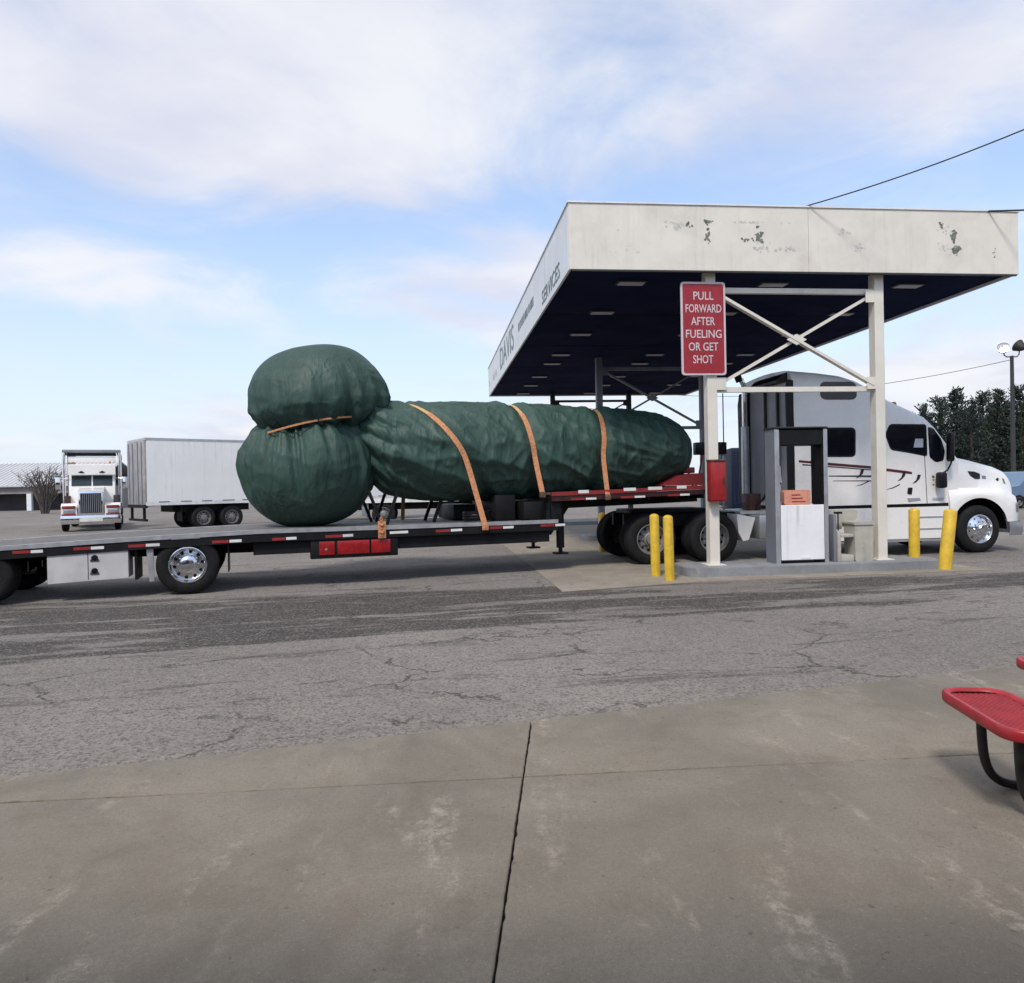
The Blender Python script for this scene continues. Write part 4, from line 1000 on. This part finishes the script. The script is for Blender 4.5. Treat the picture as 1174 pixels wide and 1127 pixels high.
def bundle(name, c, rx, ry, rz_up, rz_dn, seed, tilt, neck_top, nseg=220, nrow=150, sq=1.0):
    mm = MB(); rr = []
    tl = Matrix.Rotation(-tilt, 3, 'Y')
    for i in range(nrow + 1):
        th = -math.pi / 2 + math.pi * i / nrow; row = []
        for k in range(nseg):
            ph = 2 * math.pi * k / nseg
            ct, st = math.cos(th), math.sin(th)
            ctq = abs(ct) ** sq; 
            d = Vector((ct * math.cos(ph), ct * math.sin(ph), st))
            rz_ = rz_up if st > 0 else rz_dn
            p = Vector((ctq * math.cos(ph) * rx, ctq * math.sin(ph) * ry, (abs(st) ** .92) * (1 if st > 0 else -1) * rz_))
            warp = Vector((fbm(d * 1.5 + Vector((seed, 0, 0)), 2), fbm(d * 1.5 + Vector((0, seed, 0)), 2), fbm(d * 1.5 + Vector((0, 0, seed)), 2))) * .5
            lump = fbm(d * 1.0 + Vector((seed, seed, 0)), 1) * .05
            # pleats run away from the tie line: tight round, long in height, dying out on the taut dome
            near = max(0.0, min(1.0, (st + .62) * 1.1)) if neck_top else max(0.0, min(1.0, (.50 - st) * 1.5))
            cx2, sx2 = math.cos(ph), math.sin(ph)
            ple = (cre(Vector((cx2 * 2.4, sx2 * 2.4, st * .30 + seed)) + warp * .26, 1.7, 1.2) - .35) * .12
            ple += (cre(Vector((cx2 * 5.5, sx2 * 5.5, st * .40 - seed)) + warp * .38, 1.8, 1.2) - .35) * .085
            ple += (cre(Vector((cx2 * 11, sx2 * 11, st * .6 + seed)) + warp * .5, 1.8, 1.2) - .35) * .035
            sl = (cre(Vector((d.x * 1.5 + d.z * 1.2, d.y * 1.5, d.z * 2.2 + seed)) + warp * .7, 2.2) - .2) * .022
            ple *= near; sl *= (.35 + .65 * near)
            p = p + d * (lump + ple + sl)
            p = tl @ p
            row.append(mm.bm.verts.new(Vector(c) + p))
        rr.append(row)
    for i in range(nrow):
        for k in range(nseg): mm.bm.faces.new((rr[i][k], rr[i][(k + 1) % nseg], rr[i + 1][(k + 1) % nseg], rr[i + 1][k]))
    bmesh.ops.remove_doubles(mm.bm, verts=rr[0] + rr[-1], dist=1e-4)
    o = mm.build(name, tarp_m, ld, 0)
    for p in o.data.polygons: p.use_smooth = True
    return o
bundle('upper_round_bundle', (2.20, LC, 3.33), 1.22, 1.14, .98, .66, 3.3, R(8), False, sq=.86)
bundle('lower_round_bundle', (2.03, LC, 1.98), 1.16, 1.10, 1.02, 1.00, 8.1, R(9), True, sq=.82)
# the orange rope in the waist between the two round bundles
wp = []
for k in range(61):
    ph = 2 * math.pi * k / 60
    wp.append((2.10 + 1.03 * math.cos(ph), LC + 1.035 * math.sin(ph), 2.83 + .19 * math.cos(ph) + .02 * math.sin(3 * ph)))
bd = MB(); rg = []
for x, y, z in wp[:-1]:
    d = Vector((x - 2.10, y - LC, 0)).normalized()
    rg.append([bd.bm.verts.new(Vector((x, y, z)) + q) for q in (Vector((0, 0, -.017)), d * .01 + Vector((0, 0, -.017)), d * .01 + Vector((0, 0, .017)), Vector((0, 0, .017)))])
for i in range(len(rg)):
    a, b = rg[i], rg[(i + 1) % len(rg)]
    for q in range(4): bd.bm.faces.new((a[q], a[(q + 1) % 4], b[(q + 1) % 4], b[q]))
bd.build('waist_strap', strap_red, ld)

# straps over the long bundle
def strap(k, label):
    s = thing('cargo_strap', label, 'strap', SA, R(SA_A), 'orange straps over the tarped load')
    path = []
    for j in range(40):
        a = math.pi / 2 - j / 39 * (math.pi / 2 + .15)
        x = strap_x(k, a); p = cyl_pt(x, a); path.append(p)
    c_ = Vector((0, LC, 2.36))
    out = []
    for i, p in enumerate(path):
        a = math.pi / 2 - i / 39 * (math.pi / 2 + .15); out.append((p + Vector((0, -math.cos(a), math.sin(a))) * .028))
    foot = Vector((STR[k][1], -.022, STR[k][2]))
    sm = out + [out[-1] + (foot - out[-1]) * (q / 8) for q in range(1, 9)]
    for _ in range(6): sm = [sm[0]] + [(sm[i - 1] + sm[i] * 2 + sm[i + 1]) / 4 for i in range(1, len(sm) - 1)] + [sm[-1]]
    tail = sm[40:]; sm = sm[:40]
    near = [p for p in sm]
    last = near[-1]
    far = [Vector((2 * STR[k][0] - p.x, 2 * LC - p.y, p.z)) if False else Vector((STR[k][0] + (p.x - STR[k][0]) * .3, 2 * LC - p.y + .03, p.z + .02)) for p in sm[1:]][::-1]
    farfoot = Vector((STR[k][0] + .3, WT + .02, STR[k][2]))
    def ribbon(pts, wdt, th, nm, m):
        mm = MB(); rg = []
        for i, p in enumerate(pts):
            d = (pts[min(i + 1, len(pts) - 1)] - pts[max(0, i - 1)]).normalized()
            n = Vector((0, p.y - LC, p.z - 2.36)); n = (n - d * n.dot(d)).normalized()
            if i >= len(pts) - 8 and nm != 'webbing': n = (n + Vector((0, -.3, 0))).normalized(); n = (n - d * n.dot(d)).normalized()
            sd_ = d.cross(n).normalized() * wdt / 2; n = n * th / 2
            rg.append([mm.bm.verts.new(p + q) for q in (-sd_ - n, sd_ - n, sd_ + n, -sd_ + n)])
        for i in range(len(rg) - 1):
            for q in range(4): mm.bm.faces.new((rg[i][q], rg[i][(q + 1) % 4], rg[i + 1][(q + 1) % 4], rg[i + 1][q]))
        mm.bm.faces.new(rg[0][::-1]); mm.bm.faces.new(rg[-1])
        return mm.build(nm, m, s, 40)
    cut = 17
    ribbon([farfoot] + far + near[:cut + 1], .08, .008, 'webbing', strap_tan)
    ribbon(near[cut:] + tail, .098, .014, 'webbing_sleeve', strap_red)
    d = (foot - last).normalized()
    MB().box(foot.x - .06, -.05, foot.z - .08, foot.x + .06, -.012, foot.z + .03, .01).build('ratchet', rust_m if k else strap_red, s)
strap(0, 'orange strap slanting over the load nearest the round bundles')
strap(1, 'orange strap over the middle of the long tarped load')
strap(2, 'orange strap nearest the rounded front end of the tarped load')
ch = thing('orange_chain', 'orange chain hooked to the trailer deck below the round bundles', 'chain', SA, R(SA_A))
a, b = slp(437, 604)
for k in range(5):
    MB().tube([(a + .035 * math.cos(q * .785) * (1 if k % 2 else .5), -.03 + (.02 * math.sin(q * .785) if k % 2 else 0), b - .13 + k * .065 + .04 * math.sin(q * .785)) for q in range(9)], .013, 6).build('chain_link', strap_red, ch)
MB().box(a - .06, -.03, b - .2, a + .08, -.014, b + .10, .006).build('chain_tag', strap_red, ch)

# ------------------------------------------------------------------ picnic table at the right edge
pt = thing('picnic_table', 'red metal picnic table with attached seats on black bent tube frame', 'picnic table', (3.235, 3.385, .1), R(-7))
def mesh_top(nm, cx, cy, lx, ly, z, rad, parent):
    pl = rounded([(cx - lx, cy - ly), (cx + lx, cy - ly), (cx + lx, cy + ly), (cx - lx, cy + ly)], rad, 7)
    o = MB(); n = len(pl)
    def ring(sc, z_): return [o.bm.verts.new((cx + (x - cx) * (1 - sc / lx), cy + (y - cy) * (1 - sc / ly), z_)) for x, y in pl]
    rs = [ring(.028, z - .05), ring(.004, z - .052), ring(0, z - .045), ring(0, z - .008), ring(.006, z), ring(.022, z), ring(.030, z - .008), ring(.034, z - .014)]
    for a, b in zip(rs[:-1], rs[1:]):
        for i in range(n): o.bm.faces.new((a[i], a[(i + 1) % n], b[(i + 1) % n], b[i]))
    seat = o.build(nm, bench_red, parent, 50)
    # expanded-metal mesh: crossing thin bars
    q = MB(); px_, st_ = .0, .026
    def inside(x, y, m_=.034):
        dx2, dy2 = abs(x - cx), abs(y - cy)
        if dx2 > lx - m_ or dy2 > ly - m_: return False
        ex, ey = dx2 - (lx - rad), dy2 - (ly - rad)
        return not (ex > 0 and ey > 0 and math.hypot(ex, ey) > rad - m_)
    for sgn_ in (1, -1):
        k = -80
        while k < 80:
            run = None; prev = None; c0 = k * st_
            steps = int(2 * (lx + ly) / .012)
            for i in range(steps + 1):
                s_ = -(lx + ly) + i * .012
                x = cx + s_ * .5 * 1.0 + c0; y = cy + sgn_ * s_ * .5 * .55 * 2 - 0
                ins = inside(x, y)
                if ins and run is None: run = (x, y)
                if (not ins or i == steps) and run is not None:
                    if prev and math.hypot(prev[0] - run[0], prev[1] - run[1]) > .02:
                        q.bar((run[0], run[1], z - .016 - .002 * (sgn_ > 0)), (prev[0], prev[1], z - .016 - .002 * (sgn_ > 0)), .0085, .006)
                    run = None
                prev = (x, y)
            k += 1
    q.build('expanded_mesh', bench_red, seat, 0, kind='stuff')
    return seat
mesh_top('seat', -.93, 0, .165, .36, .455, .12, pt)
mesh_top('seat', .93, 0, .165, .36, .455, .12, pt)
mesh_top('seat', 0, .93, .36, .165, .455, .12, pt)
mesh_top('seat', 0, -.93, .36, .165, .455, .12, pt)
mesh_top('table_top', 0, 0, .58, .58, .76, .14, pt)
for k in range(4):
    M_ = Matrix.Rotation(k * math.pi / 2, 4, 'Z')
    for s_ in (-.17, .17):
        pts = [(-.96, s_, .40), (-.955, s_, .22), (-.94, s_, .12), (-.90, s_, .055), (-.83, s_ * .95, .024), (-.6, s_ * .9, .022), (-.42, s_ * .85, .03), (-.36, s_ * .82, .09), (-.35, s_ * .8, .2), (-.35, s_ * .8, .70)]
        pts = [Vector(p) for p in pts]
        for _ in range(2): pts = [pts[0]] + [q for a, b in zip(pts[:-1], pts[1:]) for q in (a.lerp(b, .25), a.lerp(b, .75))] + [pts[-1]]
        MB().tube([M_ @ p for p in pts], .0225, 12).build('leg', bench_black, pt)
    MB().tube([M_ @ Vector(p) for p in ((-.96, -.17, .40), (-.96, .17, .40))], .02, 10).build('seat_brace', bench_black, pt)

# ------------------------------------------------------------------ parked white rig facing the camera (left background)
lp = on_ground(105, 609)
lt = thing('parked_truck', 'white truck with overhead rack and chrome grille parked facing the camera', 'truck', lp, R(27))
# local: front towards -y, x to the image right
MB().box(-1.18, -.10, .34, 1.18, .12, .72, .03).build('bumper', chrome, lt)
MB().box(-.48, -.03, .74, .48, .06, 1.78, .03).build('grille_surround', chrome, lt)
MB().box(-.42, -.036, .82, .42, -.0305, 1.70).build('radiator', black_plastic, lt)
for k in range(11): MB().box(-.40 + k * .075, -.05, .84, -.375 + k * .075, -.0365, 1.68).build('grille_bar', grey_steel, lt)
MB().prism([(.07, .75), (.07, 1.80), (1.55, 2.00), (1.55, .75)], -.50, .50, 'x').build('hood', white_paint, lt)
for s_ in (-1, 1):
    fd = MB(); fd.prism([(.02, .70), (.02, 1.12), (.35, 1.26), (1.0, 1.22), (1.35, .95), (1.35, .70), (1.1, .70), (1.05, .95), (.75, 1.08), (.45, 1.0), (.32, .70)], s_ * .54, s_ * 1.16, 'x'); fd.build('fender', white_paint, lt)
    MB().box(s_ * .86 - .22, -.05, .80, s_ * .86 + .22, .015, 1.02, .03).build('headlight', lens_m, lt)
    MB().box(s_ * .86 - .26, -.045, 1.03, s_ * .86 + .26, .015, 1.15, .02).build('turn_lamp', red_paint, lt)
    MB().box(s_ * .86 - .28, -.04, .725, s_ * .86 + .28, .015, .795, .02).build('lower_lamp', tape_red, lt)
    wheel(lt, 0, 0).name = 'wheel'
    wv_ = lt.children[-1]; wv_.location = (s_ * 1.17, .75, .50); wv_.rotation_euler = (0, 0, R(90) if s_ > 0 else R(-90)); wv_.scale = (.96, .96, .96)
    MB().tube([(s_ * 1.14, 1.9, 1.2), (s_ * 1.14, 1.9, 3.70)], .07, 12).build('rack_post', chrome, lt)
    MB().box(s_ * 1.36 - .10, 1.45, 1.90, s_ * 1.36 + .10, 1.53, 2.45, .02).build('mirror', chrome, lt)
    MB().tube([(s_ * .9, 1.6, 2.4), (s_ * 1.3, 1.5, 2.4)], .02, 6).build('mirror_arm', chrome, lt)
    MB().box(s_ * .98 - .12, 1.3, .75, s_ * .98 + .12, 2.6, 1.6, .02).build('side_step_box', maroon if s_ < 0 else dark_steel, lt)
MB().prism([(1.50, 1.0), (1.50, 2.02), (1.72, 2.55), (1.80, 3.05), (3.6, 3.10), (3.6, 1.0)], -.93, .93, 'x').build('cab', white_paint, lt)
for s_ in (-1, 1):
    mm = MB(); mm.bm.faces.new([mm.bm.verts.new(p) for p in [(s_ * .03, 1.49, 2.04), (s_ * .83, 1.49, 2.04), (s_ * .83, 1.695, 2.52), (s_ * .03, 1.695, 2.52)]]); bmesh.ops.solidify(mm.bm, geom=list(mm.bm.faces), thickness=.02); mm.build('windscreen', mat('grey green windscreen', (.05, .075, .08), .1, var=.1, coat=1.0), lt)
    MB().prism([(-.14 + s_ * .42, 2.66), (s_ * .42, 2.63), (.14 + s_ * .42, 2.66), (s_ * .42, 2.74)], 1.40, 1.405).build('visor_emblem', black_plastic, lt)
    MB().lathe_y([(0, 0), (.05, .02), (.05, .06)], 10, (s_ * .75, 1.50, 3.12)).build('roof_marker', amber, lt)
MB().prism([(1.42, 2.56), (1.42, 3.0), (1.78, 3.06), (1.78, 2.9)], -.96, .96, 'x').build('sun_visor', white_paint, lt)
MB().box(-.98, 1.95, 3.14, .98, 2.05, 3.42, .02).build('rack_panel', white_paint, lt)
MB().box(-1.2, 1.82, 3.60, 1.2, 2.0, 3.74, .03).build('rack_beam', grey_steel, lt)
MB().box(-1.0, 1.9, 3.47, 1.0, 2.6, 3.595, .02).build('rack_deck', black_steel, lt)
for s_ in (-1, 1):
    MB().box(s_ * 1.1 - .07, 2.0, 3.55, s_ * 1.1 + .07, 8.5, 3.72).build('rack_rail', grey_steel, lt)
    for k in range(3): MB().box(s_ * 1.1 - .06, 4.2 + k * 1.9, .9, s_ * 1.1 + .06, 4.32 + k * 1.9, 3.549).build('rack_post', grey_steel, lt)
MB().box(-1.15, 3.7, .72, 1.15, 8.5, .90).build('rear_deck', black_steel, lt)
for s_ in (-1, 1):
    for y in (6.2, 7.4):
        ww = wheel(lt, 0, 0); ww.location = (s_ * 1.17, y, .50); ww.rotation_euler = (0, 0, R(90) if s_ > 0 else R(-90)); ww.scale = (.96, .96, .96)
MB().box(-.45, -.115, .44, .45, -.101, .62).build('number_plate', tape_white, lt)

# white box trailer
vp = Vector((-15.4, 31.2, 0))
vt = thing('box_trailer', 'white box trailer with grey rear doors parked beyond the round bundles', 'trailer', vp, R(42))
VL, VW_, VZ0, VZ1 = 14.6, 2.6, 1.10, 3.98
for k in range(12):
    x0, x1 = VL * k / 12, VL * (k + 1) / 12
    MB().box(x0 + .0015 + (.05 if k == 0 else 0), 0, VZ0 + .17, x1 - .0015, .03, VZ1 - .09).build('side_panel', van_white, vt)
MB().box(.05, .031, VZ0 + .05, VL, VW_ - .031, VZ1 - .02).build('box_core', van_white, vt)
MB().box(.05, VW_ - .03, VZ0 + .05, VL, VW_, VZ1 - .09).build('side_panel', van_white, vt)
MB().box(0, -.012, VZ1 - .088, VL, VW_ + .012, VZ1 + .01).build('roof_rail', alu_dull, vt)
MB().box(0, -.012, VZ0 + .02, VL, .03, VZ0 + .165).build('bottom_rail', tape_white, vt)
for k in range(16): MB().box(.5 + k * .9, -.016, VZ0 + .14, .95 + k * .9 + random.uniform(-.1, .1), -.0125, VZ0 + .19).build('rail_marker', grey_steel, vt)
for s_, (y0, y1) in enumerate(((.03, 1.28), (1.31, 2.57))):
    dr = MB().box(-.03, y0, VZ0 + .06, .049, y1, VZ1 - .10, .008).build('rear_door', mat('grey trailer door', (.30, .29, .29), .6, var=.2, vs=1.5, dirt=.3), vt)
    for y in (y0 + .35, y1 - .35): MB().tube([(-.055, y, VZ0 + .1), (-.055, y, VZ1 - .15)], .018, 8).build('lock_rod', grey_steel, dr)
MB().box(-.04, 0, VZ0 - .08, .06, VW_, VZ0 + .055).build('rear_sill', black_steel, vt)
for y in (.35, 2.15): MB().box(-.02, y, .52, .08, y + .1, VZ0 - .081).build('underride_post', black_steel, vt)
MB().box(-.03, .1, .45, .09, VW_ - .1, .55).build('underride_bar', black_steel, vt)
for x in (2.39, 3.64):
    wheel(vt, x, .06, kind='concd', dual=True); wheel(vt, x, VW_ - .06, True, kind='concd', dual=True)
    MB().tube([(x, .5, .5), (x, VW_ - .5, .5)], .08, 10).build('axle', black_steel, vt)
MB().box(1.2, .5, .80, 4.6, VW_ - .5, VZ0 - .001).build('bogie', black_steel, vt)
MB().box(1.45, .1, .40, 1.48, .7, VZ0).build('mud_flap', black_plastic, vt)
for y in (.5, 1.9): MB().box(11.8, y, .1, 11.95, y + .15, VZ0).build('landing_leg', grey_steel, vt)

# flatbed glimpsed under the load
fp = at_depth(425, 580, 32.5); fp.z = 0
ft = thing('flatbed_trailer', 'flatbed trailer with silver tank glimpsed between the tarped load and the deck', 'trailer', fp, R(6))
MB().box(-1.5, 0, 1.02, 7.6, .08, 1.22).build('deck_rail', tape_white, ft)
MB().box(-1.5, .081, 1.08, 7.6, 2.5, 1.20).build('deck', plank_m, ft)
for y in (.7, 1.6): MB().box(-1.4, y, .70, 7.4, y + .15, 1.079).build('main_beam', black_steel, ft)
for x in (.55, 3.45):
    wheel(ft, x, .05, kind='concd', dual=True); wheel(ft, x, 2.45, True, kind='concd', dual=True)
MB().tube([(5.35, .45, .78), (6.55, .45, .78)], .36, 20).build('silver_tank', alu, ft)
MB().box(4.55, .1, .55, 5.05, .5, 1.01, .02).build('red_locker', red_paint, ft)
MB().box(6.75, .2, .4, 7.5, 2.2, 1.0, .02).build('black_locker', black_steel, ft)
MB().box(-.4, .1, .45, -.1, .5, 1.01, .02).build('battery_box', grey_steel, ft)

# navy container behind the cab
nb_ = at_depth(838, 512, 42)
nc = thing('navy_container', 'dark navy shipping container standing beyond the gap behind the cab', 'container', (nb_.x, 42, 0), R(-8))
MB().box(0, 0, .15, 2.2, 6, 3.55, .03).build('container_body', navy, nc)
for k in range(10): MB().box(.12 + k * .2, -.03, .35, .22 + k * .2, -.001, 3.35).build('corrugation', navy, nc)
MB().box(-.01, -.04, .0, 2.21, .2, .149).build('bottom_rail', black_steel, nc)

# ------------------------------------------------------------------ low building at the left
bl = thing('roadside_building', 'low long building with pale ribbed metal roof and dark open bays', 'building', (-78, 80, 0), R(2))
BW, BD, ZE, ZR = 32.0, 14.0, 2.85, 5.45
mm = MB(); mm.prism([(-.5, ZE - .12), (BD / 2, ZR), (BD + .5, ZE - .12), (BD + .5, ZE - .25), (BD / 2, ZR - .15), (-.5, ZE - .25)], 0, BW, 'x'); mm.build('roof', roof_white, bl)
rf = bl.children[-1]
for k in range(64):
    x = .25 + k * .5
    MB().bar((x, -.48, ZE - .09), (x, BD / 2, ZR + .03), .06, .05).build('roof_rib', roof_white, rf)
MB().box(0, 0, 0, BW, .25, .9).build('wall', wall_grey, bl) if False else None
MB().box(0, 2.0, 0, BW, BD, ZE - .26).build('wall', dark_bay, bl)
MB().box(-.05, -.1, ZE - 1.0, BW + .05, .1, ZE - .26).build('eave_beam', wall_grey, bl)
for k in range(6):
    x = .1 + k * (BW - .7) / 5
    MB().box(x, -.15, 0, x + .5, .2, ZE - 1.001).build('post', fascia_side, bl)
MB().box(-.2, -.12, 0, 0, BD, ZE - .27).build('end_wall', wall_grey, bl); MB().box(BW, -.12, 0, BW + .2, BD, ZE - .27).build('end_wall', wall_grey, bl)

# bare shrub in front of it
def bare_shrub(name, p, n, h, label):
    s = thing(name, label, 'shrub', p)
    mm = MB()
    for _ in range(n):
        a = random.random() * 6.283; sp = random.uniform(.15, 1.0); hh = h * random.uniform(.6, 1.0)
        b = Vector((random.gauss(0, .15), random.gauss(0, .15), 0)); tip = Vector((math.cos(a) * sp * h * .75, math.sin(a) * sp * h * .5, hh))
        mid = b.lerp(tip, .5) + Vector((0, 0, .15 * h)); mm.tube([b, mid, tip], .05, 4, radii=[.06, .045, .015])
        for _ in range(4):
            q = random.uniform(.4, 1); st = mid.lerp(tip, q); mm.tube([st, st + Vector((random.gauss(0, .4), random.gauss(0, .4), random.uniform(.2, .9)))], .02, 3, radii=[.03, .012])
    mm.build('branches', twig, s, 0)
sp_ = at_depth(52, 580, 66); bare_shrub('bare_shrub', (sp_.x, 66, 0), 60, 3.9, 'leafless brown shrub in front of the pale metal roof')

# ------------------------------------------------------------------ pine trees at the right
def pine_mesh(seed, h, w_, pw_):
    rnd = random.Random(seed); mm = bmesh.new()
    z = h * .14; twigs = []
    while z < h * .98:
        q = (z - h * .14) / (h * .86)
        prof = (min(1, .5 + q * 1.8) * (1 - q) ** pw_ + .10 * math.sin(q * 21 + seed)) if q < .97 else .05
        nbr = rnd.randint(5, 8)
        for _ in range(nbr):
            if rnd.random() < .15: continue
            a = rnd.random() * 6.283; ln = w_ * prof * rnd.uniform(.5, 1.2) + .35
            up = rnd.uniform(.0, .4) + q * .7
            d = Vector((math.cos(a), math.sin(a), up)).normalized()
            n = int(10 + ln * 15)
            for j in range(n):
                s_ = .12 + .88 * (j + .5) / n
                c = Vector((0, 0, z)) + d * ln * s_ + Vector((rnd.gauss(0, .13), rnd.gauss(0, .13), rnd.gauss(0, .10) - .2 * s_ * s_ * (1 - q)))
                twigs.append((c, d))
        z += h * rnd.uniform(.022, .036)
    for c, d in twigs:
        sz = rnd.uniform(.12, .26)
        t = (d + Vector((rnd.gauss(0, .7), rnd.gauss(0, .7), rnd.gauss(.45, .6)))).normalized()
        b = t.cross(Vector((rnd.gauss(0, 1), rnd.gauss(0, 1), rnd.gauss(0, 1)))).normalized() * sz * .28; t = t * sz
        mm.faces.new([mm.verts.new(c + q) for q in (-t * .5, -b, t, b)])
    return mm
pines = []
for k in range(3):
    cm_ = pine_mesh(11 + k, 10.0, 2.6 + .3 * k, (.78, .62, .7)[k])
    me = bpy.data.meshes.new('crown'); cm_.to_mesh(me); cm_.free(); me.materials.append(needle if k != 1 else needle2)
    tm = MB().tube([(0, 0, -.1), (.08, .02, 3), (-.05, .05, 6.5), (0, 0, 9.6)], .2, 8, radii=[.24, .18, .11, .03]).mesh('trunk', bark)
    pines.append((me, tm))
TREES = [(1046, 474, 78, .75), (1060, 466, 75, .8), (1077, 459, 72, .95), (1096, 446, 74, 1.15), (1113, 462, 70, .85), (1127, 452, 76, 1.0), (1145, 447, 71, 1.05), (1158, 463, 74, .85), (1169, 445, 70, 1.05), (1188, 455, 76, 1.0), (1208, 446, 72, 1.1), (1058, 480, 84, .8), (1104, 470, 82, 1.1), (1136, 468, 84, 1.1), (1178, 466, 82, 1.1)]
lab = ['at the left end of the pine row beside the truck roof', 'second from the left in the pine row', 'third from the left in the pine row', 'tallest rounded one in the pine row above the hood', 'just right of the tallest in the pine row', 'left of the lamp post in the pine row', 'directly left of the lamp post in the pine row', 'directly behind the lamp post', 'right of the lamp post at the picture edge', 'partly beyond the right picture edge in the pine row', 'outermost at the right of the pine row', 'in the back row at the left end beside the truck', 'in the back row behind the tallest pine', 'in the back row left of the lamp post', 'in the back row right of the lamp post']
for i, (px, py, Y, wsc) in enumerate(TREES):
    p = at_depth(px, py, Y); s_ = p.z / 9.9
    t_ = thing('pine_tree', 'dark green pine tree ' + lab[i], 'tree', (p.x, Y, 0), i * 1.3, 'row of pines behind the truck')
    cr, tr_ = pines[i % 3]
    a = put('crown', cr, t_); b = put('trunk', tr_, t_)
    a.scale = (wsc, wsc, s_); b.scale = (1, 1, s_)

# lamp post
lpz = at_depth(1160, 408, 45)
lm = thing('lamp_post', 'tall steel lot light with two round floodlights in front of pines', 'lamp post', (lpz.x, 45, 0))
MB().tube([(0, 0, 0), (0, 0, lpz.z)], .11, 12, radii=[.14, .10]).build('pole', dark_steel, lm)
MB().tube([(-.48, 0, lpz.z + .22), (-.46, 0, lpz.z + .05), (-.3, 0, lpz.z - .06), (.3, 0, lpz.z - .06), (.44, 0, lpz.z + .08), (.46, 0, lpz.z + .3)], .035, 8).build('arm', dark_steel, lm)
def flood(x, z, tilt, m, lens):
    mm = MB().lathe_y([(0, .30), (.14, .28), (.26, .12), (.36, -.16), (.38, -.18), (.34, -.17)], 20)
    o = mm.build('floodlight', m, lm, 40, loc=(x, 0, z), rot=tilt)
    MB().lathe_y([(0, -.15), (.2, -.15), (.34, -.14)], 20).build('lens', lens, o)
flood(-.52, lpz.z + .44, (R(-25), 0, R(-30)), alu_dull, lens_m)
flood(.50, lpz.z + .55, (R(-35), 0, R(200)), dark_steel, lens_m)

# blue vehicle past the hood
bp_ = at_depth(1150, 560, 37)
bc = thing('parked_suv', 'blue vehicle parked beyond the nose of the white tractor', 'car', (bp_.x, 37, 0), R(12))
car_prof = [(0, .45), (0, .95), (.1, 1.05), (1.0, 1.15), (1.75, 1.86), (3.7, 1.90), (4.5, 1.15), (4.7, 1.0), (4.7, .45)]
MB().prism(rounded(car_prof, .12, 3), 0, 1.85).build('body', blue_paint, bc)
MB().prism(rounded([(1.25, 1.18), (1.85, 1.76), (2.6, 1.78), (2.6, 1.18)], .06), -.012, -.001).build('window', mat('pale reflecting glass', (.25, .3, .36), .1, var=.1), bc)
MB().prism(rounded([(2.68, 1.18), (2.68, 1.78), (3.6, 1.78), (4.15, 1.18)], .06), -.012, -.001).build('window', MATS['pale reflecting glass'], bc)
for x in (.95, 3.75):
    ww = wheel(bc, x, -.02, kind='concd', s=.68); ww2 = wheel(bc, x, 1.87, True, kind='concd', s=.68)
MB().box(.1, -.02, .38, 4.6, -.001, .60, .005).build('sill', black_plastic, bc)

# ------------------------------------------------------------------ overhead cables
def cable(name, pts, r, label):
    put(name, MB().tube(pts, r, 6).mesh(name, wire_m), None, label=label, cat='cable')
def sag(a, b, s, n=24): return [Vector(a).lerp(Vector(b), k / n) - Vector((0, 0, s * 4 * (k / n) * (1 - k / n))) for k in range(n + 1)]
a_, z_ = fpx(921, 237)
A = can(a_, V0 + .06, Z1 + .03); B_ = at_depth(1174, 145, 11.5); Bx = B_ + (B_ - A) * 1.2 + Vector((0, 0, .55))
cable('overhead_cable', sag(A, Bx, .30), .011, 'black cable sloping up to the right from the canopy roof')
a_, z_ = fpx(1130, 240)
A = can(a_, V0 + .06, Z1 + .03); B_ = at_depth(1174, 240, 13.2); Bx = B_ + (B_ - A) * 4
cable('overhead_cable', sag(A, Bx, .02), .016, 'short black cable leaving the right corner of the canopy roof')
A = at_depth(760, 452, 60); B_ = at_depth(1158, 418, 45)
cable('overhead_cable', sag(A, (B_.x, 45, lpz.z - .25), .9), .018, 'thin faint wire running behind the truck roof to lamp post')
